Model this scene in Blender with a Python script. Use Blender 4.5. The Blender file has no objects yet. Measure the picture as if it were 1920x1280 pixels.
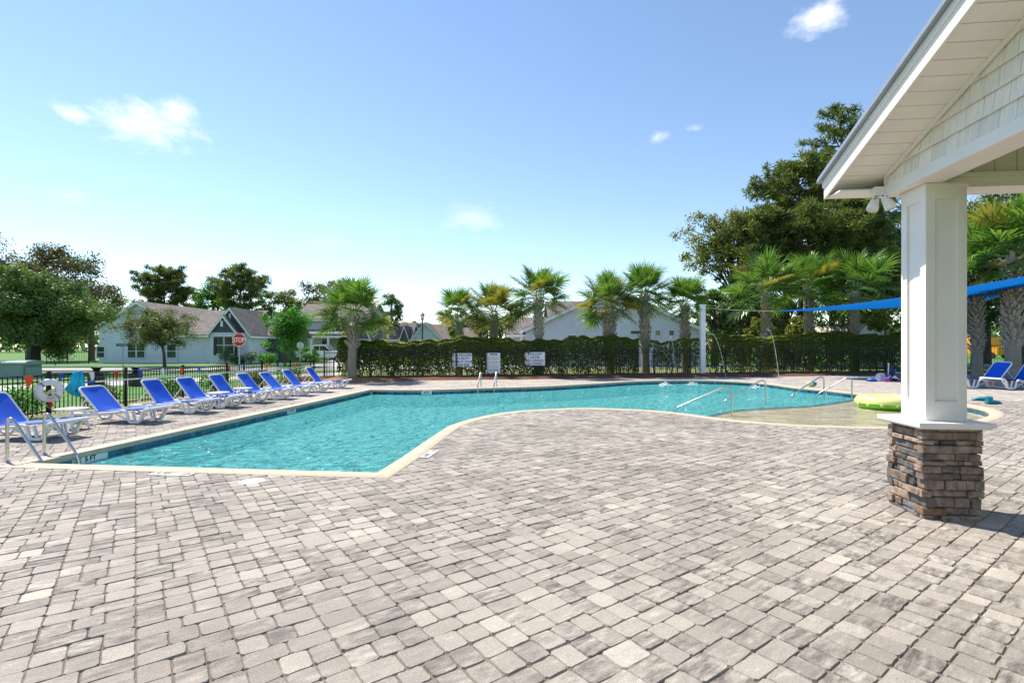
import bpy, bmesh, math, random
import numpy as np
from mathutils import Vector, Matrix
from mathutils.geometry import tessellate_polygon

R = math.radians
random.seed(7)
rng = np.random.default_rng(11)
scene = bpy.context.scene
col = scene.collection

# ------------------------------------------------------------------ camera
EYE = 1.65                 # camera height in metres
YAW = R(6.2)               # camera turned a little to the left of the pool's long axis (+y)
FPX = 960.0                # focal length in photo pixels (18 mm)
cam_data = bpy.data.cameras.new('camera')
cam_data.lens = 18.0
cam_data.sensor_width = 36.0
cam_data.shift_y = 10 / 1920
cam_data.clip_start = 0.05
cam_data.clip_end = 5000
cam = bpy.data.objects.new('camera', cam_data)
cam.location = (0, 0, EYE)
cam.rotation_euler = (R(90), 0, YAW)
col.objects.link(cam)
scene.camera = cam

# ------------------------------------------------------------------ sky and sun
SUN_DIR = Vector((-0.84, 0.54, 0)).normalized()      # horizontal direction towards the sun
SUN_EL = R(54)
world = bpy.data.worlds.new('World')
scene.world = world
world.use_nodes = True
wn, wl = world.node_tree.nodes, world.node_tree.links
wn.clear()
wout = wn.new('ShaderNodeOutputWorld')
wbg = wn.new('ShaderNodeBackground')
wbg.inputs['Strength'].default_value = 0.102
sky = wn.new('ShaderNodeTexSky')
sky.sky_type = 'NISHITA'
sky.sun_disc = False
sky.sun_elevation = SUN_EL
sky.sun_rotation = math.atan2(SUN_DIR.x, SUN_DIR.y)
sky.air_density = 1.0
sky.dust_density = 0.0
sky.ozone_density = 1.5
sky.altitude = 0


def view_dir(px, py):
    lat, up = (px - 960) / FPX, (650 - py) / FPX
    return Vector((math.cos(YAW) * lat - math.sin(YAW), math.sin(YAW) * lat + math.cos(YAW), up)).normalized()


# small fair-weather clouds: (direction, half width, half height, density)
CLOUDS = [(view_dir(270, 235), .085, .040, .9), (view_dir(335, 218), .045, .026, .8), (view_dir(142, 215), .026, .016, .75),
          (view_dir(885, 408), .075, .030, .42), (view_dir(1535, 34), .048, .026, .9), (view_dir(1232, 258), .022, .014, .6),
          (view_dir(1305, 241), .018, .008, .5), (view_dir(120, 365), .03, .012, .25), (view_dir(625, 455), .05, .014, .2)]
for k in range(7):                                  # the same kind of cloud all round
    a, e = R(95 + k * 27), R(12 + (k * 37) % 30)
    CLOUDS.append((Vector((math.sin(a) * math.cos(e), math.cos(a) * math.cos(e), math.sin(e))),
                   .05 + .02 * (k % 3), .02 + .006 * (k % 2), .7))
tc = wn.new('ShaderNodeTexCoord')
cn = wn.new('ShaderNodeTexNoise')
cn.inputs['Scale'].default_value = 22
cn.inputs['Detail'].default_value = 7
cn.inputs['Roughness'].default_value = .62
cmap = wn.new('ShaderNodeMapping')
cmap.inputs['Scale'].default_value = (1, 1, 1.9)
wl.new(tc.outputs['Generated'], cmap.inputs['Vector'])
wl.new(cmap.outputs['Vector'], cn.inputs['Vector'])


def wmath(op, a, b=None, clamp=False):
    n = wn.new('ShaderNodeMath')
    n.operation = op
    n.use_clamp = clamp
    for i, v in enumerate((a, b)):
        if v is None:
            continue
        if isinstance(v, (int, float)):
            n.inputs[i].default_value = v
        else:
            wl.new(v, n.inputs[i])
    return n.outputs[0]


def wvec(op, a, b):
    n = wn.new('ShaderNodeVectorMath')
    n.operation = op
    for i, v in enumerate((a, b)):
        if isinstance(v, Vector):
            n.inputs[i].default_value = v
        else:
            wl.new(v, n.inputs[i])
    return n


cover = None
nz = wmath('MULTIPLY', wmath('SUBTRACT', cn.outputs['Fac'], .5), 2.6)
for c, hw, hh, dens in CLOUDS:
    right = Vector((c.y, -c.x, 0)).normalized()
    up = right.cross(c).normalized()
    d = wvec('SUBTRACT', tc.outputs['Generated'], c)
    u = wmath('POWER', wmath('MULTIPLY', wvec('DOT_PRODUCT', d.outputs[0], right).outputs['Value'], 1 / hw), 2)
    v = wmath('POWER', wmath('MULTIPLY', wvec('DOT_PRODUCT', d.outputs[0], up).outputs['Value'], 1 / hh), 2)
    m = wmath('SUBTRACT', 1, wmath('SQRT', wmath('ADD', u, v)))
    m = wmath('ADD', m, wmath('MULTIPLY', nz, .8))
    m = wmath('MULTIPLY', wmath('POWER', wmath('MULTIPLY', m, 1.15, True), 1.25), dens)
    cover = m if cover is None else wmath('MAXIMUM', cover, m)
cmix = wn.new('ShaderNodeMixRGB')
cmix.inputs['Color2'].default_value = (5.9, 6.05, 6.3, 1)
wl.new(cover, cmix.inputs['Fac'])
wl.new(sky.outputs['Color'], cmix.inputs['Color1'])
wl.new(cmix.outputs['Color'], wbg.inputs['Color'])
wl.new(wbg.outputs[0], wout.inputs['Surface'])

sun_data = bpy.data.lights.new('sun', 'SUN')
sun_data.energy = 3.7
sun_data.angle = R(0.53)
sun_data.color = (1.0, 0.93, 0.82)
sun = bpy.data.objects.new('sun', sun_data)
sun.rotation_euler = (SUN_DIR * math.cos(SUN_EL) + Vector((0, 0, math.sin(SUN_EL)))).to_track_quat('Z', 'Y').to_euler()
sun.location = (-20, 20, 40)
col.objects.link(sun)

vs = scene.view_settings
vs.view_transform = 'Standard'
vs.look = 'None'
vs.exposure = 1.03
vs.gamma = 1.0
vs.use_curve_mapping = False
scene.cycles.max_bounces = 8
scene.cycles.transparent_max_bounces = 16
scene.cycles.caustics_reflective = False
scene.cycles.caustics_refractive = False
scene.cycles.sample_clamp_indirect = 6.0

# ------------------------------------------------------------------ measuring
CT, ST = math.cos(YAW), math.sin(YAW)


def W(px, d, z=0.0):
    """world point seen in photo column px at camera depth d"""
    lat = (px - 960) / FPX * d
    return Vector((CT * lat - ST * d, ST * lat + CT * d, z))


def G(px, py, z=0.0):
    """world point on the level z seen at photo pixel px, py"""
    return W(px, FPX * (EYE - z) / (py - 650), z)


def Zp(py, d):
    return EYE + (650 - py) / FPX * d


def depth(p):
    return -ST * p[0] + CT * p[1]


# ------------------------------------------------------------------ materials
MATS = {}


def nt(name):
    m = bpy.data.materials.new(name)
    m.use_nodes = True
    m.node_tree.nodes.clear()
    MATS[name] = m
    return m, m.node_tree.nodes, m.node_tree.links


def mat(name, c, rough=.6, var=.12, scale=6.0, bump=0.0, bscale=40.0, metal=0.0, spec=.4, alpha=1.0, coat=0.0, obj_var=0.0,
        c2=None, detail=5, stretch=(1, 1, 1), trans=0.0):
    """principled surface whose colour drifts between two tones by noise, with optional fine relief"""
    m, N, L = nt(name)
    out = N.new('ShaderNodeOutputMaterial')
    p = N.new('ShaderNodeBsdfPrincipled')
    L.new(p.outputs[0], out.inputs['Surface'])
    g = N.new('ShaderNodeNewGeometry')
    mp = N.new('ShaderNodeMapping')
    mp.inputs['Scale'].default_value = stretch
    L.new(g.outputs['Position'], mp.inputs['Vector'])
    t = N.new('ShaderNodeTexNoise')
    t.inputs['Scale'].default_value = scale
    t.inputs['Detail'].default_value = detail
    L.new(mp.outputs[0], t.inputs['Vector'])
    r = N.new('ShaderNodeValToRGB')
    r.color_ramp.elements[0].position, r.color_ramp.elements[1].position = .3, .7
    a = tuple(max(0, x * (1 - var)) for x in c) + (1,)
    b = (tuple(min(1, x * (1 + var)) for x in c) if c2 is None else tuple(c2)) + (1,)
    r.color_ramp.elements[0].color, r.color_ramp.elements[1].color = a, b
    L.new(t.outputs['Fac'], r.inputs['Fac'])
    src = r.outputs['Color']
    if obj_var:
        oi = N.new('ShaderNodeObjectInfo')
        mr = N.new('ShaderNodeMapRange')
        mr.inputs['To Min'].default_value, mr.inputs['To Max'].default_value = 1 - obj_var, 1 + obj_var
        L.new(oi.outputs['Random'], mr.inputs['Value'])
        hs = N.new('ShaderNodeHueSaturation')
        L.new(mr.outputs[0], hs.inputs['Value'])
        L.new(src, hs.inputs['Color'])
        src = hs.outputs[0]
    L.new(src, p.inputs['Base Color'])
    p.inputs['Roughness'].default_value = rough
    p.inputs['Metallic'].default_value = metal
    p.inputs['Specular IOR Level'].default_value = spec
    p.inputs['Alpha'].default_value = alpha
    p.inputs['Coat Weight'].default_value = coat
    if trans:
        p.inputs['Transmission Weight'].default_value = trans
    if bump:
        t2 = N.new('ShaderNodeTexNoise')
        t2.inputs['Scale'].default_value = bscale
        t2.inputs['Detail'].default_value = 4
        L.new(mp.outputs[0], t2.inputs['Vector'])
        bn = N.new('ShaderNodeBump')
        bn.inputs['Strength'].default_value = bump
        bn.inputs['Distance'].default_value = .01
        L.new(t2.outputs['Fac'], bn.inputs['Height'])
        L.new(bn.outputs[0], p.inputs['Normal'])
    return m


def leafmat(name, cols, trans=.35, rough=.5):
    """leaf: colour picked per leaf from a ramp, light partly shining through"""
    m, N, L = nt(name)
    out = N.new('ShaderNodeOutputMaterial')
    at = N.new('ShaderNodeAttribute')
    at.attribute_name = 'rnd'
    r = N.new('ShaderNodeValToRGB')
    el = r.color_ramp.elements
    while len(el) < len(cols):
        el.new(.5)
    for i, c in enumerate(cols):
        el[i].position = i / (len(cols) - 1)
        el[i].color = tuple(c) + (1,)
    L.new(at.outputs['Fac'], r.inputs['Fac'])
    p = N.new('ShaderNodeBsdfPrincipled')
    p.inputs['Roughness'].default_value = rough
    p.inputs['Specular IOR Level'].default_value = .35
    L.new(r.outputs[0], p.inputs['Base Color'])
    tr = N.new('ShaderNodeBsdfTranslucent')
    mx = N.new('ShaderNodeMixRGB')
    mx.blend_type = 'MULTIPLY'
    mx.inputs['Fac'].default_value = 1
    mx.inputs['Color2'].default_value = (1.5, 1.7, .7, 1)
    L.new(r.outputs[0], mx.inputs['Color1'])
    L.new(mx.outputs[0], tr.inputs['Color'])
    ms = N.new('ShaderNodeMixShader')
    ms.inputs['Fac'].default_value = trans
    L.new(p.outputs[0], ms.inputs[1])
    L.new(tr.outputs[0], ms.inputs[2])
    L.new(ms.outputs[0], out.inputs['Surface'])
    return m


# ------------------------------------------------------------------ mesh helpers
def link(name, me, parent=None, loc=None, rz=0.0):
    o = bpy.data.objects.new(name, me)
    col.objects.link(o)
    if loc is not None:
        o.location = loc
    if rz:
        o.rotation_euler = (0, 0, rz)
    o.parent = parent
    return o


def tag(o, label=None, cat=None, group=None, kind=None):
    if label:
        o['label'] = label
    if cat:
        o['category'] = cat
    if group:
        o['group'] = group
    if kind:
        o['kind'] = kind
    return o


def thing(name, label, cat, loc=(0, 0, 0), rz=0.0, group=None):
    return tag(link(name, None, None, loc, rz), label, cat, group)


def copy_tree(o, parent=None):
    c = o.copy()
    col.objects.link(c)
    c.parent = parent
    for ch in o.children:
        copy_tree(ch, c)
    return c


class MB:
    """collects vertices and faces of one mesh"""

    def __init__(self):
        self.v, self.f, self.r = [], [], []

    def add(self, vs, fs, rnd=0.0):
        n = len(self.v)
        self.v += [tuple(p) for p in vs]
        self.f += [tuple(i + n for i in f) for f in fs]
        self.r += [rnd] * len(fs)
        return self

    def box(self, c, s, rz=0.0, m=None, rnd=0.0):
        sx, sy, sz = (x / 2 for x in s)
        vs = [Vector((x, y, z)) for z in (-sz, sz) for y in (-sy, sy) for x in (-sx, sx)]
        if rz:
            q = Matrix.Rotation(rz, 3, 'Z')
            vs = [q @ p for p in vs]
        if m:
            vs = [m @ p for p in vs]
        c = Vector(c)
        return self.add([p + c for p in vs], [(0, 2, 3, 1), (4, 5, 7, 6), (0, 1, 5, 4), (2, 6, 7, 3), (0, 4, 6, 2), (1, 3, 7, 5)], rnd)

    def span(self, a, b, rnd=0.0):
        a, b = Vector(a), Vector(b)
        return self.box((a + b) / 2, tuple(abs(x) for x in (b - a)), rnd=rnd)

    def tube(self, pts, r, n=10, cap=True):
        pts = [Vector(p) for p in pts]
        rs = r if isinstance(r, (list, tuple)) else [r] * len(pts)
        vs, fs = [], []
        t0 = (pts[1] - pts[0]).normalized()
        u = t0.cross(Vector((0, 0, 1)))
        if u.length < .05:
            u = t0.cross(Vector((0, 1, 0)))
        u.normalize()
        for i, p in enumerate(pts):
            t = (pts[min(i + 1, len(pts) - 1)] - pts[max(i - 1, 0)]).normalized()
            u = (u - t * u.dot(t)).normalized()
            w = t.cross(u)
            for k in range(n):
                a = 2 * math.pi * k / n
                vs.append(p + (u * math.cos(a) + w * math.sin(a)) * rs[i])
        for i in range(len(pts) - 1):
            for k in range(n):
                a, b = i * n + k, i * n + (k + 1) % n
                fs.append((a, b, b + n, a + n))
        if cap:
            fs.append(tuple(reversed(range(n))))
            fs.append(tuple(range((len(pts) - 1) * n, len(pts) * n)))
        return self.add(vs, fs)

    def lathe(self, prof, n=20, c=(0, 0, 0), closed=False):
        c = Vector(c)
        vs, fs = [], []
        for (r, z) in prof:
            for k in range(n):
                a = 2 * math.pi * k / n
                vs.append(c + Vector((r * math.cos(a), r * math.sin(a), z)))
        m = len(prof)
        for i in range(m if closed else m - 1):
            j = (i + 1) % m
            for k in range(n):
                fs.append((i * n + k, i * n + (k + 1) % n, j * n + (k + 1) % n, j * n + k))
        if not closed:
            fs.append(tuple(reversed(range(n))))
            fs.append(tuple(range((m - 1) * n, m * n)))
        return self.add(vs, fs)

    def prism(self, poly, z0, z1, m=None):
        """poly: list of 2-D points, extruded from z0 to z1, then mapped by m"""
        n = len(poly)
        vs = [Vector((p[0], p[1], z)) for z in (z0, z1) for p in poly]
        if m:
            vs = [m @ p for p in vs]
        fs = [tuple(reversed(range(n))), tuple(range(n, 2 * n))]
        fs += [(i, (i + 1) % n, n + (i + 1) % n, n + i) for i in range(n)]
        return self.add(vs, fs)

    def mesh(self, name, material, smooth=False, rnd=False, bevel=0.0):
        me = bpy.data.meshes.new(name)
        me.from_pydata(self.v, [], self.f)
        if bevel:
            bm = bmesh.new()
            bm.from_mesh(me)
            bmesh.ops.recalc_face_normals(bm, faces=bm.faces)
            bmesh.ops.bevel(bm, geom=[e for e in bm.edges if len(e.link_faces) == 2 and e.calc_face_angle(0) > R(35)],
                            offset=bevel, segments=2, affect='EDGES', profile=.5)
            bm.to_mesh(me)
            bm.free()
        if material:
            me.materials.append(MATS[material] if isinstance(material, str) else material)
        if rnd:
            at = me.attributes.new('rnd', 'FLOAT', 'FACE')
            at.data.foreach_set('value', self.r)
        if smooth:
            me.polygons.foreach_set('use_smooth', [True] * len(me.polygons))
            try:
                me.set_sharp_from_angle(angle=R(38))
            except Exception:
                pass
        me.update()
        return me

    def build(self, name, material, parent=None, smooth=False, loc=None, rz=0.0, rnd=False, bevel=0.0):
        return link(name, self.mesh(name, material, smooth, rnd, bevel), parent, loc, rz)


def quads(name, V, material, rnd, parent=None, tri=False):
    """fast mesh from an (n, 4, 3) array of leaf quads (or (n, 3, 3) triangles)"""
    n, k = V.shape[0], V.shape[1]
    me = bpy.data.meshes.new(name)
    me.vertices.add(n * k)
    me.vertices.foreach_set('co', V.reshape(-1).astype(np.float32))
    me.loops.add(n * k)
    me.loops.foreach_set('vertex_index', np.arange(n * k, dtype=np.int32))
    me.polygons.add(n)
    me.polygons.foreach_set('loop_start', np.arange(0, n * k, k, dtype=np.int32))
    me.polygons.foreach_set('loop_total', np.full(n, k, dtype=np.int32))
    at = me.attributes.new('rnd', 'FLOAT', 'FACE')
    at.data.foreach_set('value', rnd.astype(np.float32))
    me.materials.append(MATS[material])
    me.update(calc_edges=True)
    return link(name, me, parent)


def unit(v):
    return v / np.maximum(np.linalg.norm(v, axis=1, keepdims=True), 1e-6)


def leaf_quads(P, out, size, aspect=.5, spread=.9):
    """rhombic leaves at P facing roughly along out"""
    n = len(P)
    nrm = unit(out + rng.normal(0, spread, (n, 3)))
    a = unit(np.cross(nrm, rng.normal(0, 1, (n, 3))))
    b = np.cross(nrm, a)
    L = (size * rng.uniform(.6, 1.3, n))[:, None]
    Wd = L * aspect
    return np.stack([P - a * L * .5, P + b * Wd * .5, P + a * L * .5, P - b * Wd * .5], axis=1)


def text_mesh(body, size, material, align='CENTER', bold=0.0, xs=1.0):
    cu = bpy.data.curves.new('lettering', 'FONT')
    cu.body = body
    cu.size = size
    cu.align_x = align
    cu.align_y = 'CENTER'
    cu.offset = bold
    cu.extrude = .002
    tmp = bpy.data.objects.new('tmp', cu)
    col.objects.link(tmp)
    me = bpy.data.meshes.new_from_object(tmp)
    bpy.data.objects.remove(tmp)
    bpy.data.curves.remove(cu)
    me.name = 'lettering'
    me.materials.clear()
    me.materials.append(MATS[material])
    if xs != 1.0:
        me.transform(Matrix.Diagonal((xs, 1, 1, 1)))
    return me


FACE_CAM = Matrix.Rotation(R(90), 4, 'X')            # lays an xy-plane drawing upright, facing -y


def upright(me):
    me.transform(FACE_CAM)
    return me


def put_text(parent, body, size, material, loc, bold=0.0, xs=1.0):
    o = link('lettering', upright(text_mesh(body, size, material, bold=bold, xs=xs)), parent, loc)
    return o


def catmull(pts, step=.25):
    out = []
    n = len(pts)
    for i in range(n - 1):
        p0, p1, p2, p3 = pts[max(i - 1, 0)], pts[i], pts[i + 1], pts[min(i + 2, n - 1)]
        m = max(1, int((p2 - p1).length / step))
        for k in range(m):
            t = k / m
            out.append(.5 * ((2 * p1) + (p2 - p0) * t + (2 * p0 - 5 * p1 + 4 * p2 - p3) * t * t + (3 * p1 - p0 - 3 * p2 + p3) * t ** 3))
    out.append(pts[-1])
    return out


def inside(p, poly):
    x, y = p[0], p[1]
    c = False
    j = len(poly) - 1
    for i in range(len(poly)):
        xi, yi, xj, yj = poly[i][0], poly[i][1], poly[j][0], poly[j][1]
        if (yi > y) != (yj > y) and x < (xj - xi) * (y - yi) / (yj - yi) + xi:
            c = not c
        j = i
    return c


def sheet(name, loops, z, material, kind='structure', parent=None):
    """flat sheet bounded by loops[0], with the other loops as holes"""
    loops = [[Vector((p[0], p[1], z)) for p in lp] for lp in loops]
    tris = tessellate_polygon(loops)
    vs = [p for lp in loops for p in lp]
    m = MB()
    fs = []
    for t in tris:
        a, b, c = (vs[i] for i in t)
        fs.append(tuple(t) if (b - a).cross(c - a).z > 0 else tuple(reversed(t)))
    m.add(vs, fs)
    o = m.build(name, material, parent)
    if kind:
        o['kind'] = kind
    return o

# ------------------------------------------------------------------ surfaces
PA = R(42.5)
AX, BX = Vector((-math.sin(PA), math.cos(PA), 0)), Vector((math.cos(PA), math.sin(PA), 0))


def paver_material():
    m, N, L = nt('paver')
    out = N.new('ShaderNodeOutputMaterial')
    p = N.new('ShaderNodeBsdfPrincipled')
    L.new(p.outputs[0], out.inputs['Surface'])
    p.inputs['Roughness'].default_value = .85
    p.inputs['Specular IOR Level'].default_value = .25
    g = N.new('ShaderNodeNewGeometry')
    at = N.new('ShaderNodeAttribute')
    at.attribute_name = 'rnd'
    # each stone its own shift of the pattern
    sh = N.new('ShaderNodeVectorMath')
    sh.operation = 'SCALE'
    sh.inputs[0].default_value = (7.3, 3.1, 11.7)
    L.new(at.outputs['Fac'], sh.inputs['Scale'])
    rot = N.new('ShaderNodeMapping')
    rot.inputs['Rotation'].default_value = (0, 0, -PA)
    L.new(g.outputs['Position'], rot.inputs['Vector'])
    add = N.new('ShaderNodeVectorMath')
    L.new(rot.outputs[0], add.inputs[0])
    L.new(sh.outputs[0], add.inputs[1])
    st = N.new('ShaderNodeMapping')
    st.inputs['Scale'].default_value = (6.5, 22, 6)
    L.new(add.outputs[0], st.inputs['Vector'])
    n1 = N.new('ShaderNodeTexNoise')
    n1.inputs['Scale'].default_value = 1.0
    n1.inputs['Detail'].default_value = 6
    n1.inputs['Roughness'].default_value = .65
    L.new(st.outputs[0], n1.inputs['Vector'])
    # tone of the stone itself
    wn1 = N.new('ShaderNodeTexWhiteNoise')
    wn1.noise_dimensions = '1D'
    L.new(at.outputs['Fac'], wn1.inputs['W'])
    tone = N.new('ShaderNodeValToRGB')
    e = tone.color_ramp.elements
    e[0].position, e[0].color = 0, (.312, .277, .240, 1)
    e[1].position, e[1].color = 1, (.47, .422, .360, 1)
    x = e.new(.5)
    x.color = (.378, .336, .290, 1)
    x = e.new(.8)
    x.color = (.405, .361, .311, 1)
    L.new(wn1.outputs['Value'], tone.inputs['Fac'])
    # charcoal and pale streaks blended into the concrete
    dk = N.new('ShaderNodeValToRGB')
    dk.color_ramp.elements[0].position, dk.color_ramp.elements[0].color = .38, (0, 0, 0, 1)
    dk.color_ramp.elements[1].position, dk.color_ramp.elements[1].color = .60, (1, 1, 1, 1)
    L.new(n1.outputs['Fac'], dk.inputs['Fac'])
    amt = N.new('ShaderNodeMath')
    amt.operation = 'MULTIPLY'
    sep = N.new('ShaderNodeSeparateColor')
    L.new(wn1.outputs['Color'], sep.inputs[0])
    am2 = N.new('ShaderNodeMapRange')
    am2.inputs['From Min'].default_value = .30
    am2.inputs['To Min'].default_value = .12
    am2.inputs['To Max'].default_value = 1.0
    L.new(sep.outputs[1], am2.inputs['Value'])
    inv = N.new('ShaderNodeMath')
    inv.operation = 'SUBTRACT'
    inv.inputs[0].default_value = 1
    L.new(dk.outputs[0], inv.inputs[1])
    L.new(inv.outputs[0], amt.inputs[0])
    L.new(am2.outputs[0], amt.inputs[1])
    mx = N.new('ShaderNodeMixRGB')
    mx.inputs['Color2'].default_value = (.13, .115, .103, 1)
    L.new(amt.outputs[0], mx.inputs['Fac'])
    L.new(tone.outputs[0], mx.inputs['Color1'])
    lt = N.new('ShaderNodeValToRGB')
    lt.color_ramp.elements[0].position, lt.color_ramp.elements[1].position = .60, .78
    L.new(n1.outputs['Fac'], lt.inputs['Fac'])
    mx2 = N.new('ShaderNodeMixRGB')
    mx2.inputs['Color2'].default_value = (.56, .52, .46, 1)
    L.new(lt.outputs[0], mx2.inputs['Fac'])
    L.new(mx.outputs[0], mx2.inputs['Color1'])
    # grit and pits
    n2 = N.new('ShaderNodeTexNoise')
    n2.inputs['Scale'].default_value = 120
    n2.inputs['Detail'].default_value = 3
    L.new(g.outputs['Position'], n2.inputs['Vector'])
    gr = N.new('ShaderNodeMapRange')
    gr.inputs['From Min'].default_value, gr.inputs['From Max'].default_value = .3, .7
    gr.inputs['To Min'].default_value, gr.inputs['To Max'].default_value = .76, 1.18
    L.new(n2.outputs['Fac'], gr.inputs['Value'])
    n3 = N.new('ShaderNodeTexNoise')
    n3.inputs['Scale'].default_value = .55
    n3.inputs['Detail'].default_value = 4
    L.new(g.outputs['Position'], n3.inputs['Vector'])
    gl = N.new('ShaderNodeMapRange')
    gl.inputs['From Min'].default_value, gl.inputs['From Max'].default_value = .3, .7
    gl.inputs['To Min'].default_value, gl.inputs['To Max'].default_value = .80, 1.15
    L.new(n3.outputs['Fac'], gl.inputs['Value'])
    gm = N.new('ShaderNodeMath')
    gm.operation = 'MULTIPLY'
    L.new(gr.outputs[0], gm.inputs[0])
    L.new(gl.outputs[0], gm.inputs[1])
    hs = N.new('ShaderNodeHueSaturation')
    L.new(gm.outputs[0], hs.inputs['Value'])
    L.new(mx2.outputs[0], hs.inputs['Color'])
    L.new(hs.outputs[0], p.inputs['Base Color'])
    ad = N.new('ShaderNodeMath')
    L.new(n2.outputs['Fac'], ad.inputs[0])
    L.new(n1.outputs['Fac'], ad.inputs[1])
    b = N.new('ShaderNodeBump')
    b.inputs['Strength'].default_value = .55
    b.inputs['Distance'].default_value = .006
    L.new(ad.outputs[0], b.inputs['Height'])
    L.new(b.outputs[0], p.inputs['Normal'])


paver_material()


def far_paver_material():
    """the deck too far away to tell its stones apart"""
    m, N, L = nt('far_paving')
    out = N.new('ShaderNodeOutputMaterial')
    p = N.new('ShaderNodeBsdfPrincipled')
    L.new(p.outputs[0], out.inputs['Surface'])
    p.inputs['Roughness'].default_value = .88
    g = N.new('ShaderNodeNewGeometry')
    mp = N.new('ShaderNodeMapping')
    mp.inputs['Rotation'].default_value = (0, 0, -PA)
    L.new(g.outputs['Position'], mp.inputs['Vector'])
    br = N.new('ShaderNodeTexBrick')
    br.inputs['Scale'].default_value = 1
    br.inputs['Brick Width'].default_value = .2
    br.inputs['Row Height'].default_value = .15
    br.inputs['Mortar Size'].default_value = .006
    br.inputs['Color1'].default_value = (.34, .295, .255, 1)
    br.inputs['Color2'].default_value = (.50, .44, .385, 1)
    br.inputs['Mortar'].default_value = (.12, .10, .085, 1)
    L.new(mp.outputs[0], br.inputs['Vector'])
    n = N.new('ShaderNodeTexNoise')
    n.inputs['Scale'].default_value = .8
    n.inputs['Detail'].default_value = 6
    L.new(g.outputs['Position'], n.inputs['Vector'])
    mr = N.new('ShaderNodeMapRange')
    mr.inputs['To Min'].default_value, mr.inputs['To Max'].default_value = .7, 1.25
    L.new(n.outputs['Fac'], mr.inputs['Value'])
    hs = N.new('ShaderNodeHueSaturation')
    L.new(mr.outputs[0], hs.inputs['Value'])
    L.new(br.outputs['Color'], hs.inputs['Color'])
    L.new(hs.outputs[0], p.inputs['Base Color'])


far_paver_material()


def water_material(name, tint, wave=.35, scatter=None, gather=.2, lo_=.5):
    m, N, L = nt(name)
    out = N.new('ShaderNodeOutputMaterial')
    g = N.new('ShaderNodeNewGeometry')
    mp = N.new('ShaderNodeMapping')
    mp.inputs['Rotation'].default_value = (0, 0, R(18))
    mp.inputs['Scale'].default_value = (1.0, 1.5, 1)
    L.new(g.outputs['Position'], mp.inputs['Vector'])
    a = N.new('ShaderNodeTexNoise')
    a.inputs['Scale'].default_value = 3.2
    a.inputs['Detail'].default_value = 5
    a.inputs['Roughness'].default_value = .55
    a.inputs['Distortion'].default_value = .9
    L.new(mp.outputs[0], a.inputs['Vector'])
    b = N.new('ShaderNodeTexNoise')
    b.inputs['Scale'].default_value = 7
    b.inputs['Detail'].default_value = 3
    b.inputs['Distortion'].default_value = .6
    L.new(mp.outputs[0], b.inputs['Vector'])
    ad = N.new('ShaderNodeMath')
    ad.operation = 'MULTIPLY_ADD'
    ad.inputs[1].default_value = .3
    L.new(b.outputs['Fac'], ad.inputs[0])
    L.new(a.outputs['Fac'], ad.inputs[2])
    bp = N.new('ShaderNodeBump')
    bp.inputs['Strength'].default_value = wave
    bp.inputs['Distance'].default_value = .22
    L.new(ad.outputs[0], bp.inputs['Height'])
    fr = N.new('ShaderNodeFresnel')
    fr.inputs['IOR'].default_value = 1.24
    L.new(bp.outputs[0], fr.inputs['Normal'])
    gl = N.new('ShaderNodeBsdfGlossy')
    gl.inputs['Roughness'].default_value = .06
    L.new(bp.outputs[0], gl.inputs['Normal'])
    tr = N.new('ShaderNodeBsdfTransparent')
    # caustics painted into the tint: noise sets a net of brighter and darker patches
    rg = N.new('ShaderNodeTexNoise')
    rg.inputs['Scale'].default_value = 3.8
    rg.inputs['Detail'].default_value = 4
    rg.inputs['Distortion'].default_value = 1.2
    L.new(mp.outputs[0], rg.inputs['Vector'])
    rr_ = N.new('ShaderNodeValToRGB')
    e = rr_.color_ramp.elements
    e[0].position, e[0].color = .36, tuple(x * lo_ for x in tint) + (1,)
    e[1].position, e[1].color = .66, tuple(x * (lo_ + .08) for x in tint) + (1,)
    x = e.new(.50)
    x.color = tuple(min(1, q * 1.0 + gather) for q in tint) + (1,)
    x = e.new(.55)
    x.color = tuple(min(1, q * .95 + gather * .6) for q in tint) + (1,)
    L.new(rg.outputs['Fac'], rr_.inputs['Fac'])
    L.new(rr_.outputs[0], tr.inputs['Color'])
    body = tr
    if scatter:
        df = N.new('ShaderNodeBsdfDiffuse')        # light scattered back by the water itself
        df.inputs['Color'].default_value = scatter + (1,)
        bq = N.new('ShaderNodeBump')
        bq.inputs['Strength'].default_value = 1.0
        bq.inputs['Distance'].default_value = .85
        L.new(ad.outputs[0], bq.inputs['Height'])
        L.new(bq.outputs[0], df.inputs['Normal'])
        body = N.new('ShaderNodeMixShader')
        body.inputs['Fac'].default_value = .55
        L.new(tr.outputs[0], body.inputs[1])
        L.new(df.outputs[0], body.inputs[2])
    ms = N.new('ShaderNodeMixShader')
    L.new(fr.outputs[0], ms.inputs['Fac'])
    L.new(body.outputs[0], ms.inputs[1])
    L.new(gl.outputs[0], ms.inputs[2])
    L.new(ms.outputs[0], out.inputs['Surface'])


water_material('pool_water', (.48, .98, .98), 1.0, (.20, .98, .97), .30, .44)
water_material('ledge_water', (.97, .98, .95), .25, None, .03, .85)

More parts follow.
